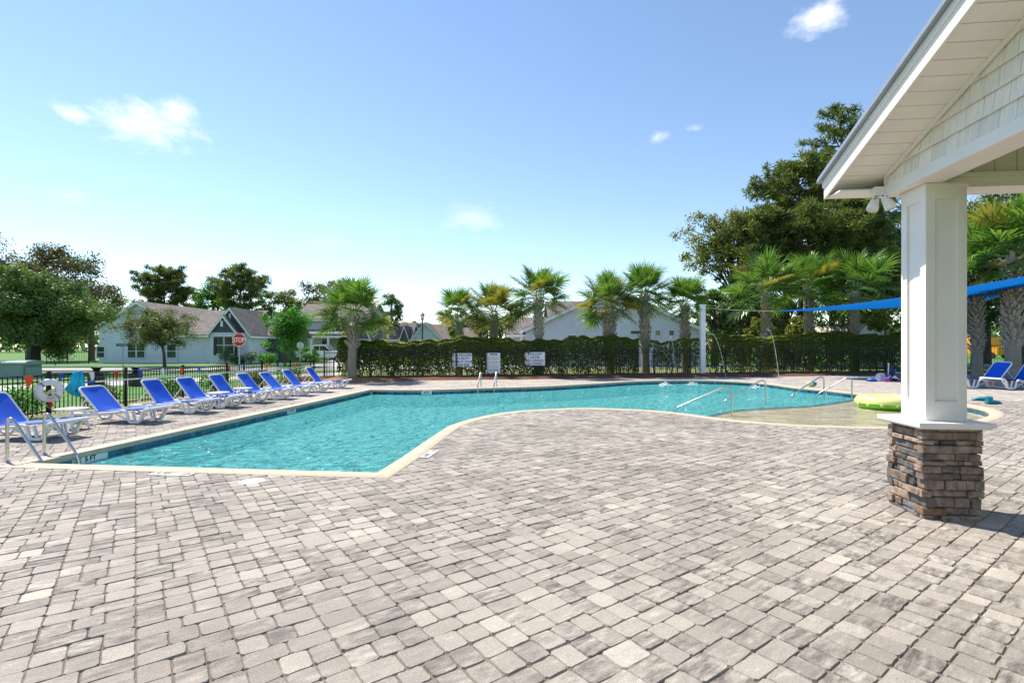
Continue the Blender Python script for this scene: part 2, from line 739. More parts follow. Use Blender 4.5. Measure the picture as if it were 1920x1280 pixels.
mat('joint_sand', (.185, .145, .11), .95, .3, 30)
mat('coping', (.54, .435, .315), .75, .10, 9, .3, 120)
mat('plaster', (.80, .88, .88), .7, .10, 2.2, c2=(.90, .93, .93))
mat('ledge_floor', (.50, .42, .29), .8, .2, 2.6, .2, 60, c2=(.74, .66, .51), stretch=(.6, 2.2, 1))
mat('tile_blue', (.020, .115, .20), .16, .4, 9, spec=.6, obj_var=.45)
mat('grout', (.30, .42, .46), .8)
mat('grass', (.055, .17, .018), .9, .35, 1.3, .6, 60, c2=(.10, .26, .03), detail=8)
mat('dry_grass', (.16, .17, .05), .9, .3, 2, .5, 60)
mat('asphalt', (.34, .325, .31), .9, .08, 3)
mat('kerb', (.50, .48, .44), .85, .1, 6)
mat('mulch', (.105, .045, .026), .95, .45, 14, 1.0, 35, c2=(.20, .09, .05))
mat('pine_straw', (.30, .15, .065), .95, .4, 12, 1.0, 40)
mat('white_paint', (.84, .805, .755), .55, .03, 3, .06, 60)
mat('soffit', (.83, .785, .72), .6, .04, 3)
mat('shingle_wall', (.84, .795, .73), .7, .12, 9, .55, 26, stretch=(1, 9, .6), obj_var=.06)
mat('roof_metal', (.33, .36, .40), .42, .1, 4, metal=.5)
mat('roof_shingle', (.125, .105, .095), .9, .3, 7, .6, 30)
mat('stone_a', (.235, .165, .125), .9, .32, 14, 1.0, 38, obj_var=.34, c2=(.38, .285, .225))
mat('stone_b', (.085, .08, .082), .9, .35, 14, .9, 45, obj_var=.3, c2=(.17, .155, .15))
mat('stone_c', (.20, .115, .065), .9, .32, 14, .9, 45, obj_var=.2, c2=(.29, .18, .115))
mat('mortar', (.10, .085, .075), .95)
mat('sling_blue', (.014, .105, .60), .55, .12, 5, .15, 300, spec=.3)
mat('resin_white', (.80, .80, .78), .38, .04, 4)
mat('steel', (.62, .60, .57), .22, .08, 8, metal=1.0)
mat('black_metal', (.012, .012, .014), .4, .2, 8)

mat('siding', (.72, .725, .73), .65, .05, 2)
mat('siding_light', (.60, .60, .57), .65, .05, 2)
mat('siding_dark', (.085, .085, .10), .7, .15, 3)
mat('siding_tan', (.52, .46, .36), .65, .06, 2)
mat('house_roof', (.145, .125, .115), .95, .25, 2.2, .4, 8, c2=(.22, .19, .17))
mat('trim', (.78, .78, .75), .55, .03)
mat('window_glass', (.035, .045, .055), .06, .3, 1.0, spec=.8)
mat('shutter', (.03, .032, .05), .6)
mat('bark', (.115, .09, .07), .95, .35, 9, 1.0, 22, stretch=(1, 1, .25))
mat('bark_dark', (.055, .043, .036), .95, .35, 9, 1.0, 22, stretch=(1, 1, .25))
mat('palm_bark', (.33, .28, .215), .95, .25, 10, 1.0, 30, stretch=(.5, .5, 4))
mat('palm_boot', (.36, .31, .245), .9, .35, 14, .7, 40, c2=(.56, .49, .40))
mat('petiole', (.20, .22, .06), .6, .2, 9)
mat('sign_red', (.62, .025, .012), .4, .05)
mat('sign_white', (.88, .87, .85), .45, .03)
mat('sign_blue', (.015, .02, .22), .5)
mat('sign_green', (.012, .11, .06), .45)
mat('print_grey', (.30, .32, .38), .6)
mat('galvanised', (.42, .43, .43), .5, .1, metal=.4)
mat('box_green', (.25, .31, .30), .6, .08)
mat('bin_brown', (.10, .075, .05), .7, .2)
mat('orange', (.85, .10, .015), .55)
mat('flag_blue', (.02, .07, .42), .55)
mat('flag_red', (.65, .02, .02), .55)
mat('ring_white', (.80, .80, .80), .5, .05)
mat('rope', (.72, .66, .52), .8, .1, 40)
mat('teal_cloth', (.03, .50, .68), .8, .25, 7, .5, 20)
mat('teal_rubber', (.01, .23, .27), .35, .15)
mat('truck_white', (.80, .80, .80), .25, .02, coat=.6)
mat('rubber', (.02, .02, .02), .8)
mat('bus_yellow', (.75, .33, .015), .35, .04)
mat('float_yellow', (.80, .80, .30), .25, .1, 3, c2=(.72, .80, .28))
mat('float_green', (.16, .50, .03), .25, .25, 6)
mat('navy', (.015, .03, .12), .6, .3, 6)
mat('purple', (.16, .04, .22), .6, .3, 6)
mat('lamp_glass', (.75, .75, .68), .3)
mat('water_spray', (.86, .90, .93), .15, .03, spec=.7)
mat('ink', (.012, .012, .014), .6)

leafmat('leaf_oak', [(.062, .099, .024), (.123, .160, .041), (.216, .216, .069), (.318, .256, .103)])
leafmat('leaf_olive', [(.055, .077, .022), (.116, .138, .044), (.187, .198, .083)])
leafmat('leaf_dark', [(.055, .107, .034), (.107, .177, .053), (.220, .267, .081)], .25)
leafmat('leaf_brown', [(.052, .062, .026), (.098, .100, .046), (.165, .140, .074)], .3)
leafmat('leaf_maple', [(.033, .110, .011), (.066, .220, .022), (.132, .330, .033)])
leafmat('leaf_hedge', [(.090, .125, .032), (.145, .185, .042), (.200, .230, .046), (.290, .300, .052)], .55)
leafmat('leaf_pine', [(.050, .074, .024), (.105, .130, .036), (.190, .205, .056)], .40, .45)
leafmat('leaf_yellow', [(.110, .143, .022), (.187, .198, .033), (.264, .253, .055)])
leafmat('frond_green', [(.060, .135, .026), (.115, .215, .045), (.215, .300, .085)], .30, .30)
leafmat('frond_gold', [(.165, .171, .033), (.253, .220, .050), (.330, .270, .077)], .30, .45)
leafmat('sail_blue', [(.03, .22, .92), (.03, .22, .92)], .7)
leafmat('grass_blade', [(.05, .15, .015), (.09, .24, .03), (.14, .30, .05)])


def wave_lines(mname, pitch):
    """adds the shadow lines of lap siding as relief (boards too far off to pick apart)"""
    m = MATS[mname]
    N, L = m.node_tree.nodes, m.node_tree.links
    p = next(n for n in N if n.type == 'BSDF_PRINCIPLED')
    g = N.new('ShaderNodeNewGeometry')
    sx = N.new('ShaderNodeSeparateXYZ')
    L.new(g.outputs['Position'], sx.inputs[0])
    f = N.new('ShaderNodeMath')
    f.operation = 'MULTIPLY'
    f.inputs[1].default_value = 1 / pitch
    L.new(sx.outputs['Z'], f.inputs[0])
    fr = N.new('ShaderNodeMath')
    fr.operation = 'FRACT'
    L.new(f.outputs[0], fr.inputs[0])
    b = N.new('ShaderNodeBump')
    b.inputs['Strength'].default_value = 1
    b.inputs['Distance'].default_value = .05
    b.invert = True
    L.new(fr.outputs[0], b.inputs['Height'])
    L.new(b.outputs[0], p.inputs['Normal'])


for s_ in ('siding', 'siding_light', 'siding_tan'):
    wave_lines(s_, .16)

# ------------------------------------------------------------------ pool outline (metres)
WATER = -.175
XL, YN, YF = -7.55, 6.45, 19.0
near = [G(*p) for p in ((713, 884.4), (757, 857.5), (799, 828), (841, 800))]
near[0].y = YN
near_curve = [near[3]] + [G(*p) for p in ((869, 790), (897, 783), (940, 774.5), (982, 770), (1038, 767), (1094, 765), (1165, 767),
                                          (1240, 771), (1300, 777.5))]
ledge_out = [G(*p) for p in ((1300, 777.5), (1346, 784), (1390, 789), (1440, 793), (1500, 797), (1570, 799.4), (1670, 800.6), (1760, 798),
                             (1826, 789), (1858, 778), (1848, 767), (1808, 758.5), (1760, 752.5), (1690, 745), (1607, 737.5))]
far_out = [G(*p) for p in ((1607, 737.5), (1547, 731), (1500, 727), (1440, 719), (1365, 714.2), (1302, 712.7), (1246, 713), (1181, 715),
                           (1126, 718.4), (1070, 721.6), (1010, 724.7), (900, 728.0))] + [Vector((XL + 2.0, YF + .06, 0)), Vector((XL, YF, 0))]
nc, lo, fo = catmull(near_curve, .3), catmull(ledge_out, .3), catmull(far_out, .5)
fo[-1] = Vector((XL, YF, 0))
deep_edge = [Vector((XL, YN, 0))] + near[:3] + nc[:-1]
OUT = deep_edge + lo[:-1] + fo
brink = catmull([G(*p) for p in ((1300, 777.5), (1325, 768), (1352, 761), (1377, 757), (1430, 753.5), (1480, 751), (1540, 747), (1607, 737.5))], .3)
DEEP = deep_edge + brink[:-1] + fo
LEDGE = lo[:-1] + list(reversed(brink))[:-1]


def offset(poly, d):
    """outward offset of a counter-clockwise loop"""
    n = len(poly)
    out = []
    for i in range(n):
        a, b, c = poly[i - 1], poly[i], poly[(i + 1) % n]
        t1, t2 = (b - a).normalized(), (c - b).normalized()
        n1, n2 = Vector((t1.y, -t1.x, 0)), Vector((t2.y, -t2.x, 0))
        m = (n1 + n2)
        m = m.normalized() if m.length > 1e-4 else n1
        out.append(b + m * min(d / max(m.dot(n1), .35), 1.8 * d) if d > 0 else b + m * max(d / max(m.dot(n1), .35), 1.8 * d))
    return out


OUTER = offset(OUT, .24)

# the deck's far edge, where the mulch bed begins
def deck_far(x):
    return 24.3 + .288 * (x + 8.4)


XF = -12.2                     # line of the low fence on the left
DX0, DX1 = XF + .15, 27.0
DECK = [(DX0, -5), (DX1, -5), (DX1, deck_far(DX1)), (DX0, deck_far(DX0))]

# ------------------------------------------------------------------ ground, road, deck
GX = 2500
ground = MB()
hole = [(-14.0, -5.0), (27.0, -5.0), (27.0, 40.0), (-14.0, 40.0)]
o_ = [(-GX, -GX), (GX, -GX), (GX, GX), (-GX, GX)]
ground.add([(x, y, -.03) for x, y in o_ + hole], [(0, 1, 5, 4), (1, 2, 6, 5), (2, 3, 7, 6), (3, 0, 4, 7)])
ground.build('ground', 'grass')['kind'] = 'structure'
sheet('bed_ground', [[(-14, -5), (27, -5), (27, 40), (-14, 40)], OUT], -.034, 'dry_grass')
deck = sheet('pool_deck', [DECK, OUT], -.0105, 'joint_sand')

# mulch bed in front of the hedge, mounded
mb = MB()
nx = 60
for i in range(nx + 1):
    x = DX0 - 1.5 + (DX1 + 6 - DX0) * i / nx
    y = deck_far(x)
    for k, (dy, z) in enumerate(((-.10, -.02), (.05, .05), (.5, .11), (1.3, .13), (2.6, .12), (3.6, .02))):
        mb.v.append((x, y + dy + random.uniform(-.09, .09) * (k < 2), z + random.uniform(-.02, .03) * (0 < k < 5)))
for i in range(nx):
    for k in range(5):
        a = i * 6 + k
        mb.f.append((a, a + 6, a + 7, a + 1))
mb.build('mulch_bed', 'mulch', smooth=True)['kind'] = 'structure'

# pine straw island at the palm by the corner
pb = MB()
isl = W(668, 25.0)
n = 28
ring = []
for (rr, z) in ((1.9, -.02), (1.5, .07), (.9, .14), (.3, .16)):
    for k in range(n):
        a = 2 * math.pi * k / n
        q = rr * (1 + .12 * math.sin(3 * a + 1) + random.uniform(-.04, .04))
        ring.append((isl.x + q * 1.35 * math.cos(a), isl.y + q * .8 * math.sin(a), z))
fs = [(i * n + k, i * n + (k + 1) % n, (i + 1) * n + (k + 1) % n, (i + 1) * n + k) for i in range(3) for k in range(n)]
fs.append(tuple(range(3 * n, 4 * n)))
pb.add(ring, fs).build('pine_straw_bed', 'pine_straw', smooth=True)['kind'] = 'structure'

# street beyond the fence on the left: near pavement, carriageway, kerbs
def strip(name, pts_a, pts_b, z, material):
    m = MB()
    n = len(pts_a)
    m.add([(p.x, p.y, z) for p in pts_a] + [(p.x, p.y, z) for p in pts_b], [(i, i + 1, n + i + 1, n + i) for i in range(n - 1)])
    o = m.build(name, material)
    for p in o.data.polygons:
        if p.normal.z < 0:
            p.flip()
    o['kind'] = 'structure'
    return o


strip('road', [W(px, d) for px, d in ((-900, 33.5), (0, 33.5), (500, 35), (800, 38), (1400, 42), (2600, 46))],
      [W(px, d) for px, d in ((-900, 40), (0, 40), (500, 42), (800, 46), (1400, 50), (2600, 54))], -.02, 'asphalt')
strip('pavement', [W(px, d) for px, d in ((-700, 17.2), (0, 19.5), (330, 24), (640, 30.5))],
      [W(px, d) for px, d in ((-700, 19.4), (0, 22), (330, 27.0), (640, 33.5))], -.024, 'kerb')
for pa, pb_ in (((-900, 33.3), (500, 34.8)), ((-900, 40.1), (500, 42.1))):
    a, b = W(*pa), W(*pb_)
    k = MB()
    k.box(((a.x + b.x) / 2, (a.y + b.y) / 2, .02), ((b - a).length, .16, .12), math.atan2(b.y - a.y, b.x - a.x))
    k.build('kerb', 'kerb')['kind'] = 'structure'
# driveway to the far house
strip('driveway', [W(560, 42.3), W(600, 52), W(625, 66)], [W(640, 43), W(680, 52), W(700, 66)], -.016, 'kerb')

# ------------------------------------------------------------------ pavers
def paver(cx, cy, la, lb, seed, fine, ang=PA, z0=0.0):
    """one tumbled stone, la long across A, lb along B; returns vertices and faces"""
    rs = random.Random(seed)
    ha, hb = la / 2 - .0012, lb / 2 - .0012
    c = .016
    if fine:
        P = [(-hb + c, -ha), (0, -ha), (hb - c, -ha), (hb, -ha + c), (hb, 0), (hb, ha - c), (hb - c, ha), (0, ha), (-hb + c, ha), (-hb, ha - c),
             (-hb, 0), (-hb, -ha + c)]
        j = .0032
    else:
        P = [(-hb, -ha), (hb, -ha), (hb, ha), (-hb, ha)]
        j = .003
    P = [(x + rs.uniform(-j, j), y + rs.uniform(-j, j)) for x, y in P]
    n = len(P)
    tx, ty, dz = rs.uniform(-.028, .028), rs.uniform(-.028, .028), rs.uniform(-.003, .003) + z0
    ca, sa = math.cos(ang), math.sin(ang)
    vs = []
    for s, z in ((-.0042, 0.0), (0, -.011)):
        for (x, y) in P:
            r = math.hypot(x, y)
            q = (r + s * 1.3) / r
            X, Y = x * q, y * q
            zz = z + dz + (X * tx + Y * ty if s else 0) + (rs.uniform(-.0015, .0015) if s else 0)
            vs.append((cx + X * ca - Y * sa, cy + X * sa + Y * ca, zz))
    fs = [tuple(range(n))] + [(n + i, n + (i + 1) % n, (i + 1) % n, i) for i in range(n)]
    return vs, fs


def in_view(x, y, margin=.12):
    d = -ST * x + CT * y
    if d < 1.5:
        return False
    lat = CT * x + ST * y
    return abs(lat / d) < 1.0 + margin and FPX * EYE / d < 640 + 110


pav = []
U = .15
rowsets = [('S', 'S', 'L'), ('S', 'L', 'S'), ('L', 'S', 'S')]
hgt = {'S': .172, 'L': .143}
MOD_H = .487
rp = random.Random(5)
for bi in range(-60, 70):
    for ai in range(-28, 78):
        b0, a0 = bi * .45, ai * MOD_H
        ctr = BX * (b0 + .225) + AX * (a0 + .24)
        if not in_view(ctr.x, ctr.y, .3) or depth(ctr) > 15.6 or ctr.x < DX0 or ctr.y > 22:
            continue
        order = rowsets[(bi * 7 + ai * 3 + rp.randrange(3)) % 3]
        a = a0
        for t in order:
            h = hgt[t]
            if t == 'S':
                ws = rp.choice(([.15, .15, .15], [.15, .15, .15], [.15, .15, .15], [.225, .225], [.15, .30 - .075, .075]))
                if ws[-1] == .075:
                    ws = [.13, .155, .165]
            else:
                ws = rp.choice(([.225, .225], [.225, .225], [.15, .15, .15]))
            b = b0
            for w in ws:
                c = BX * (b + w / 2) + AX * (a + h / 2)
                pav.append((c.x, c.y, h, w))
                b += w
            a += h
OUT_IN = offset(OUT, .09)
keep = []
for (x, y, h, w) in pav:
    if inside((x, y), OUT_IN) or x < DX0 + .1:
        continue
    keep.append((depth((x, y)), x, y, h, w))
keep.sort()


def shown(k):
    lat = CT * k[1] + ST * k[2]
    return abs(lat / k[0]) < 1.0 and FPX * EYE / k[0] < 628


first = [k for k in keep if shown(k)][:300]
fset = set((k[1], k[2]) for k in first)
for i, (d, x, y, h, w) in enumerate(first):
    m = MB()
    m.add(*paver(x, y, h, w, i, True), rnd=random.random())
    me = m.mesh('paver', 'paver', rnd=True)
    link('paver', me, deck)
rest = MB()
for i, (d, x, y, h, w) in enumerate(keep):
    if (x, y) in fset:
        continue
    rest.add(*paver(x, y, h, w, 1000 + i, d < 8.5), rnd=random.random())
tag(rest.build('paver_field', 'paver', deck, rnd=True), kind='stuff')
# beyond the stones one can tell apart the deck is a sheet
fw = [W(px, 15.4) for px in (-700, 2700)]
fx0, fx1 = DX0, DX1


def yline(x, a=W(960, 15.45), s=math.tan(YAW)):
    return a.y + (x - a.x) * s


FAR = [(fx0, yline(fx0)), (fx1, yline(fx1)), (fx1, deck_far(fx1)), (fx0, deck_far(fx0))]
fm = MB()
# cut the far sheet by the pool: walk the pool outline that lies beyond the line
beyond = [p for p in OUT if p.y > yline(p.x)]
bmf = bmesh.new()
allp = [Vector((x, y, -.004)) for x, y in DECK]
sh = sheet('far_paving', [DECK, OUT], -.004, 'far_paving')
me = sh.data
bmf.from_mesh(me)
geom = list(bmf.verts) + list(bmf.edges) + list(bmf.faces)
bmesh.ops.bisect_plane(bmf, geom=geom, plane_co=W(960, 15.45), plane_no=(-ST, CT, 0), clear_inner=True)
bmf.to_mesh(me)
bmf.free()
sh.name = 'far_paving'

# ------------------------------------------------------------------ pool basin, coping, tiles, water
basin = MB()


def wall_band(m, loop, z0, z1, closed=True):
    n = len(loop)
    vs = [(p.x, p.y, z) for z in (z0, z1) for p in loop]
    m.add(vs, [(i, (i + 1) % n, n + (i + 1) % n, n + i) for i in range(n if closed else n - 1)])


basin_m = MB()
FLOOR_Z = -.62
wall_band(basin_m, fo + deep_edge + [brink[0]], FLOOR_Z, -.03, False)
wall_band(basin_m, brink, FLOOR_Z, -.235, False)
pool = basin_m.build('swimming_pool', 'plaster')
tag(pool, kind='structure')
sheet('pool_floor', [DEEP], FLOOR_Z, 'plaster', None, pool)
lw = MB()
wall_band(lw, lo, -.27, -.03, False)
lw.build('ledge_wall', 'plaster', pool)
sheet('ledge_floor', [LEDGE], -.235, 'ledge_floor', None, pool)
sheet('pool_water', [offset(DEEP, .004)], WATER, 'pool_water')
sheet('ledge_water', [offset(LEDGE, .002)], WATER - .002, 'ledge_water')

cp = MB()
prof = [(-.02, -.075), (-.034, -.045), (-.034, -.012), (-.02, .008), (0, .013), (.11, .015), (.222, .013), (.236, .004), (.238, -.06)]
loops = [offset(OUT, d) if abs(d) > 1e-6 else OUT for d, z in prof]
n = len(OUT)
cp.add([(p.x, p.y, prof[i][1]) for i, lp in enumerate(loops) for p in lp],
       [(i * n + k, i * n + (k + 1) % n, (i + 1) * n + (k + 1) % n, (i + 1) * n + k) for i in range(len(prof) - 1) for k in range(n)])
coping = cp.build('coping', 'coping', pool, smooth=True)

tile_me = {}


def tile_mesh(w):
    if w not in tile_me:
        m = MB()
        m.box((0, 0, 0), (w - .008, .010, .158))
        tile_me[w] = m.mesh('tile', 'tile_blue', bevel=.002)
    return tile_me[w]


def lay_tiles(path, w, skip=()):
    acc = w / 2
    k = 0
    for a, b in zip(path[:-1], path[1:]):
        L_ = (b - a).length
        t = (b - a) / L_
        nrm = Vector((-t.y, t.x, 0))         # into the pool
        while acc <= L_:
            p = a + t * acc + nrm * .005
            if not any((p - s).length < .2 for s in skip):
                link('tile', tile_mesh(w), pool, (p.x, p.y, -.107), math.atan2(t.y, t.x))
            acc += w
            k += 1
        acc -= L_


mk1, mk2 = G(163, 861, -.08), G(519, 775, -.08)
m1y, m2y = 7.28, 13.35
skip = [Vector((XL, m1y, 0)), Vector((XL, m1y + .16, 0)), Vector((XL, m2y, 0))]
lay_tiles([Vector((XL, YF, 0)), Vector((XL, YN, 0))], .155, skip)
lay_tiles(fo, .20)
lay_tiles(lo[len(lo) // 2 + 4:], .20)


def depth_tile(y, body, wd=.30):
    t = thing('depth_marker', 'white tile lettered %s on the left pool wall, %s' % (body, 'next to the near handrails' if y < 9 else 'halfway along the loungers'), 'depth marker',
              (XL + .012, y, -.105), R(90))
    m = MB().box((0, 0, 0), (wd, .012, .142))
    m.build('tile', 'sign_white', t, bevel=.002)
    put_text(t, body, .105, 'ink', (0, -.008, -.012), bold=.003)
    return t


depth_tile(m1y + .08, '5 FT')
depth_tile(m2y, '5 FT')
pf = Vector((-5.35, YF + .055, 0))
t = thing('depth_marker', 'white depth tile lettered 4 FT on the far pool wall left of the ladder', 'depth marker', (pf.x, pf.y - .012, -.09), 0)
MB().box((0, 0, 0), (.42, .012, .142)).build('tile', 'sign_white', t, bevel=.002)
put_text(t, '4 FT', .115, 'ink', (0, -.008, 0), bold=.003)


def deck_marker(p, rz, label, body):
    t = thing('deck_marker', label, 'depth marker', (p.x, p.y, .006), rz)
    MB().box((0, 0, 0), (.56, .14, .012)).build('tile', 'siding_light', t, bevel=.002)
    a = link('lettering', text_mesh(body, .11, 'ink', bold=.003), t, (-.12, 0, .007))
    mk = MB()
    nn = 24
    ro, ri = .055, .043
    mk.add([(r * math.cos(2 * math.pi * k / nn) + .2, r * math.sin(2 * math.pi * k / nn), .008) for r in (ri, ro) for k in range(nn)],
           [(k, (k + 1) % nn, nn + (k + 1) % nn, nn + k)[::-1] for k in range(nn)])
    mk.build('no_diving_ring', 'sign_red', t)
    MB().box((.2, 0, .009), (.1, .012, .002), R(0)).build('slash', 'sign_red', t).rotation_euler = (0, 0, 0)
    return t


deck_marker(G(322, 889.5), 0, 'white 5 FT no diving tile set in the paving by the near pool edge', '5 FT')
deck_marker(G(806, 851), math.atan2(near[1].y - near[0].y, near[1].x - near[0].x), 'white 4 FT no diving tile in the paving by the slanting pool edge', '4 FT')
sk = thing('skimmer_lid', 'round white skimmer lid in the paving near the pool', 'lid', G(473, 902))
MB().lathe([(.13, -.02), (.13, .006), (.115, .012), (.05, .013), (.001, .013)], 28).build('lid', 'siding_light', sk, smooth=True)
for sx in (-.06, .06):
    MB().lathe([(.012, .010), (.012, .016), (.001, .017)], 10, (sx, 0, 0)).build('screw', 'print_grey', sk)
MB().lathe([(.15, -.02), (.15, .004), (.132, .004), (.132, -.02)], 28, closed=True).build('rim', 'kerb', sk)

# ------------------------------------------------------------------ pavilion on the right
PX, PY = 3.654, 5.58             # column centre
XW = 3.352                       # outer face of the gable wall
YE = 5.80                        # outer face of the far beam
ZB = 3.24                        # underside of the beams
SL = .368                        # roof slope
RIDGE_Y = 1.4
XR0 = 2.87                       # rake board


def zs(y):
    """height of the soffit plane over y"""
    return 3.46 + SL * (5.793 - y) if y > RIDGE_Y else 3.46 + SL * (5.793 - 2 * RIDGE_Y + y)


pv = thing('pavilion', 'white gabled pavilion with shingled gable, soffit boards and panelled column on a stone base', 'pavilion', (PX, PY, 0))


def pp(m, name, material, smooth=False, bevel=0.0, parent=None):
    """part of the pavilion given in world coordinates"""
    q = (parent or pv)
    off = Vector((PX, PY, 0))
    m.v = [(x - off.x, y - off.y, z - off.z) for x, y, z in m.v]
    return m.build(name, material, q, smooth, bevel=bevel)


# stone base: a core and individually laid ledge stones
bw = .53
base = pp(MB().span((PX - bw / 2 + .03, PY - bw / 2 + .03, -.03), (PX + bw / 2 - .03, PY + bw / 2 - .03, .89)), 'stone_base', 'mortar')
rs = random.Random(21)
z = -.01
courses = []
while z < .86:
    h = min(rs.choice((.036, .05, .06, .07, .08, .10)), .885 - z)
    if .885 - z - h < .035:
        h = .885 - z
    courses.append((z, h))
    z += h
for side in range(4):
    ang = side * math.pi / 2
    for ci, (z, h) in enumerate(courses):
        x = -bw / 2 + (.0 if (ci + side) % 2 else .035)
        end = bw / 2 + (.012 if (ci + side) % 2 else -.025)
        x -= .012 if (ci + side) % 2 else 0
        while x < end - .02:
            w = min(rs.choice((.09, .13, .17, .22, .27, .33)), end - x)
            if end - x - w < .06:
                w = end - x
            dp = .055 + rs.uniform(-.012, .016)
            m = MB()
            y1 = -bw / 2 - rs.uniform(-.020, .024)
            x0, x1 = x + .002, x + w - .002
            z0, z1 = z + .002, z + h - .003
            sk1, sk2 = rs.uniform(-.012, .012) * (w > .1), rs.uniform(-.006, .006)
            ex = .010
            P = [(x0 + sk1 * .4, z0), ((x0 + x1) / 2, z0 + rs.uniform(-.002, .004)), (x1, z0 + sk2 * .4), (x1 - sk1 * .5, z1 - abs(sk2)),
                 ((x0 + x1) / 2, z1 + rs.uniform(-.005, .001)), (x0, z1 - abs(sk2) * .3)]
            n = len(P)
            cx, cz = (x0 + x1) / 2, (z0 + z1) / 2
            vs = [(px, y1 + .009, pz) for px, pz in P]
            vs += [(cx + (px - cx) * (1 - ex / max(w / 2, .03)), y1 + rs.uniform(-.006, .006), cz + (pz - cz) * (1 - ex / max(h / 2, .02))) for px, pz in P]
            vs += [(px, y1 + dp + .03, pz) for px, pz in P]
            fs = [tuple(range(n, 2 * n))] + [(i, (i + 1) % n, n + (i + 1) % n, n + i) for i in range(n)]
            fs += [(2 * n + i, 2 * n + (i + 1) % n, (i + 1) % n, i) for i in range(n)] + [tuple(range(3 * n - 1, 2 * n - 1, -1))]
            q = Matrix.Rotation(ang, 3, 'Z')
            m.add([tuple(q @ Vector(p)) for p in vs], fs)
            mt = rs.choices(('stone_a', 'stone_b', 'stone_c'), (.84, .10, .06) if side != 3 else (.68, .26, .06))[0]
            m.build('stone', mt, base, bevel=0)
            x += w
# cap slab
cap = MB().span((PX - .335, PY - .335, .884), (PX + .335, PY + .335, .928))
pp(cap, 'cap', 'white_paint', bevel=.004)
pp(MB().span((PX - .315, PY - .315, .868), (PX + .315, PY + .315, .8835)), 'cap_trim', 'white_paint')
# shaft with recessed panels
sw = .185
shaft = pp(MB().span((PX - sw + .022, PY - sw + .022, .90), (PX + sw - .022, PY + sw - .022, ZB)), 'shaft', 'white_paint')
for side in range(4):
    q = Matrix.Rotation(side * math.pi / 2, 3, 'Z')
    for a, b in (((-sw, -sw, .929), (-sw + .085, -sw + .0215, ZB - .004)), ((sw - .085, -sw, .929), (sw - .0222, -sw + .0215, ZB - .004)),
                 ((-sw + .0852, -sw + .0005, .929), (sw - .0852, -sw + .0215, 1.12)), ((-sw + .0852, -sw + .0005, ZB - .15), (sw - .0852, -sw + .0215, ZB - .004))):
        m = MB().span(a, b)
        m.v = [tuple(q @ Vector(p)) for p in m.v]
        m.build('panel_frame', 'white_paint', shaft, bevel=.0025)
# beams
pp(MB().span((XW + .002, -2.9, ZB + .003), (3.61, YE, ZB + .20)), 'beam', 'white_paint', bevel=.003)
pp(MB().span((3.612, 5.56, ZB), (13.0, YE, ZB + .10)), 'beam', 'white_paint', bevel=.003)
pp(MB().span((3.612, 5.53, ZB + .101), (13.0, YE + .01, ZB + .135)), 'beam_trim', 'white_paint')
pp(MB().span((XW - .022, -2.9, ZB), (XW - .001, YE + .022, ZB + .045)), 'beam_trim', 'white_paint', bevel=.002)
pp(MB().span((XW - .012, -2.9, ZB + .0455), (XW - .001, YE + .012, ZB + .115)), 'beam_trim', 'white_paint')
pp(MB().span((PX - sw - .012, PY - sw - .012, ZB - .030), (PX + sw + .012, PY + sw + .012, ZB - .001)), 'capital', 'white_paint', bevel=.002)
# inner frieze boards above the far beam
for k in range(40):
    x0 = 3.62 + k * .205
    pp(MB().span((x0 + .003, 5.60, ZB + .136), (x0 + .202, 5.62, 3.95)), 'frieze_board', 'soffit', bevel=.003)
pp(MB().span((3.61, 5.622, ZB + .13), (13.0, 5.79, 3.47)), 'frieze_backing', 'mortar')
pp(MB().span((3.62, -2.7, 3.97), (13.0, 5.6, 3.99)), 'shading_ceiling', 'soffit')  # unseen plane over the beams, added to shade the inside
# gable wall backing and shingles
gw = MB()
gw.add([(XW + .02, YE - .01, ZB + .1), (XW + .02, YE - .01, zs(YE) + .03), (XW + .02, RIDGE_Y, zs(RIDGE_Y) + .03), (XW + .02, -2.9, zs(-2.9) + .03), (XW + .02, -2.9, ZB + .1)],
       [(0, 1, 2, 3, 4)])
pp(gw, 'gable_wall', 'shingle_wall')
z = ZB + .10
ri = 0
while z < 4.9:
    hh = .165
    y = YE - .008
    while y > 1.5:
        w = rs.uniform(.075, .235)
        y0 = y - w
        top = min(zs(y) - .012, zs(y0) - .012, z + hh + .03)
        lowtop = zs(y) - .012
        if zs(y0) - .012 > z + .02:
            ta, tb = min(max(lowtop, z + .004), z + hh + .03), min(zs(y0) - .012, z + hh + .03)
            xb, xt = XW - .012, XW + .012
            b1, b2 = rs.uniform(-.003, .003), rs.uniform(-.003, .003)
            ya, yb = y - .0025, y0 + .0025
            m = MB()
            m.add([(xb, ya, z + b1), (xb, yb, z + b2), (xt, yb, tb), (xt, ya, ta), (xb + .012, ya, z + b1), (xb + .012, yb, z + b2), (xt + .012, yb, tb), (xt + .012, ya, ta)],
                  [(0, 1, 2, 3), (4, 7, 6, 5), (0, 4, 5, 1), (3, 2, 6, 7), (0, 3, 7, 4), (1, 5, 6, 2)])
            pp(m, 'shingle', 'shingle_wall')
        y = y0
    z += hh
    ri += 1
# corner board of the gable and bed moulding along the soffit
pp(MB().span((XW - .016, YE - .002, ZB + .116), (XW + .05, YE + .03, zs(YE) - .004)), 'corner_board', 'white_paint')


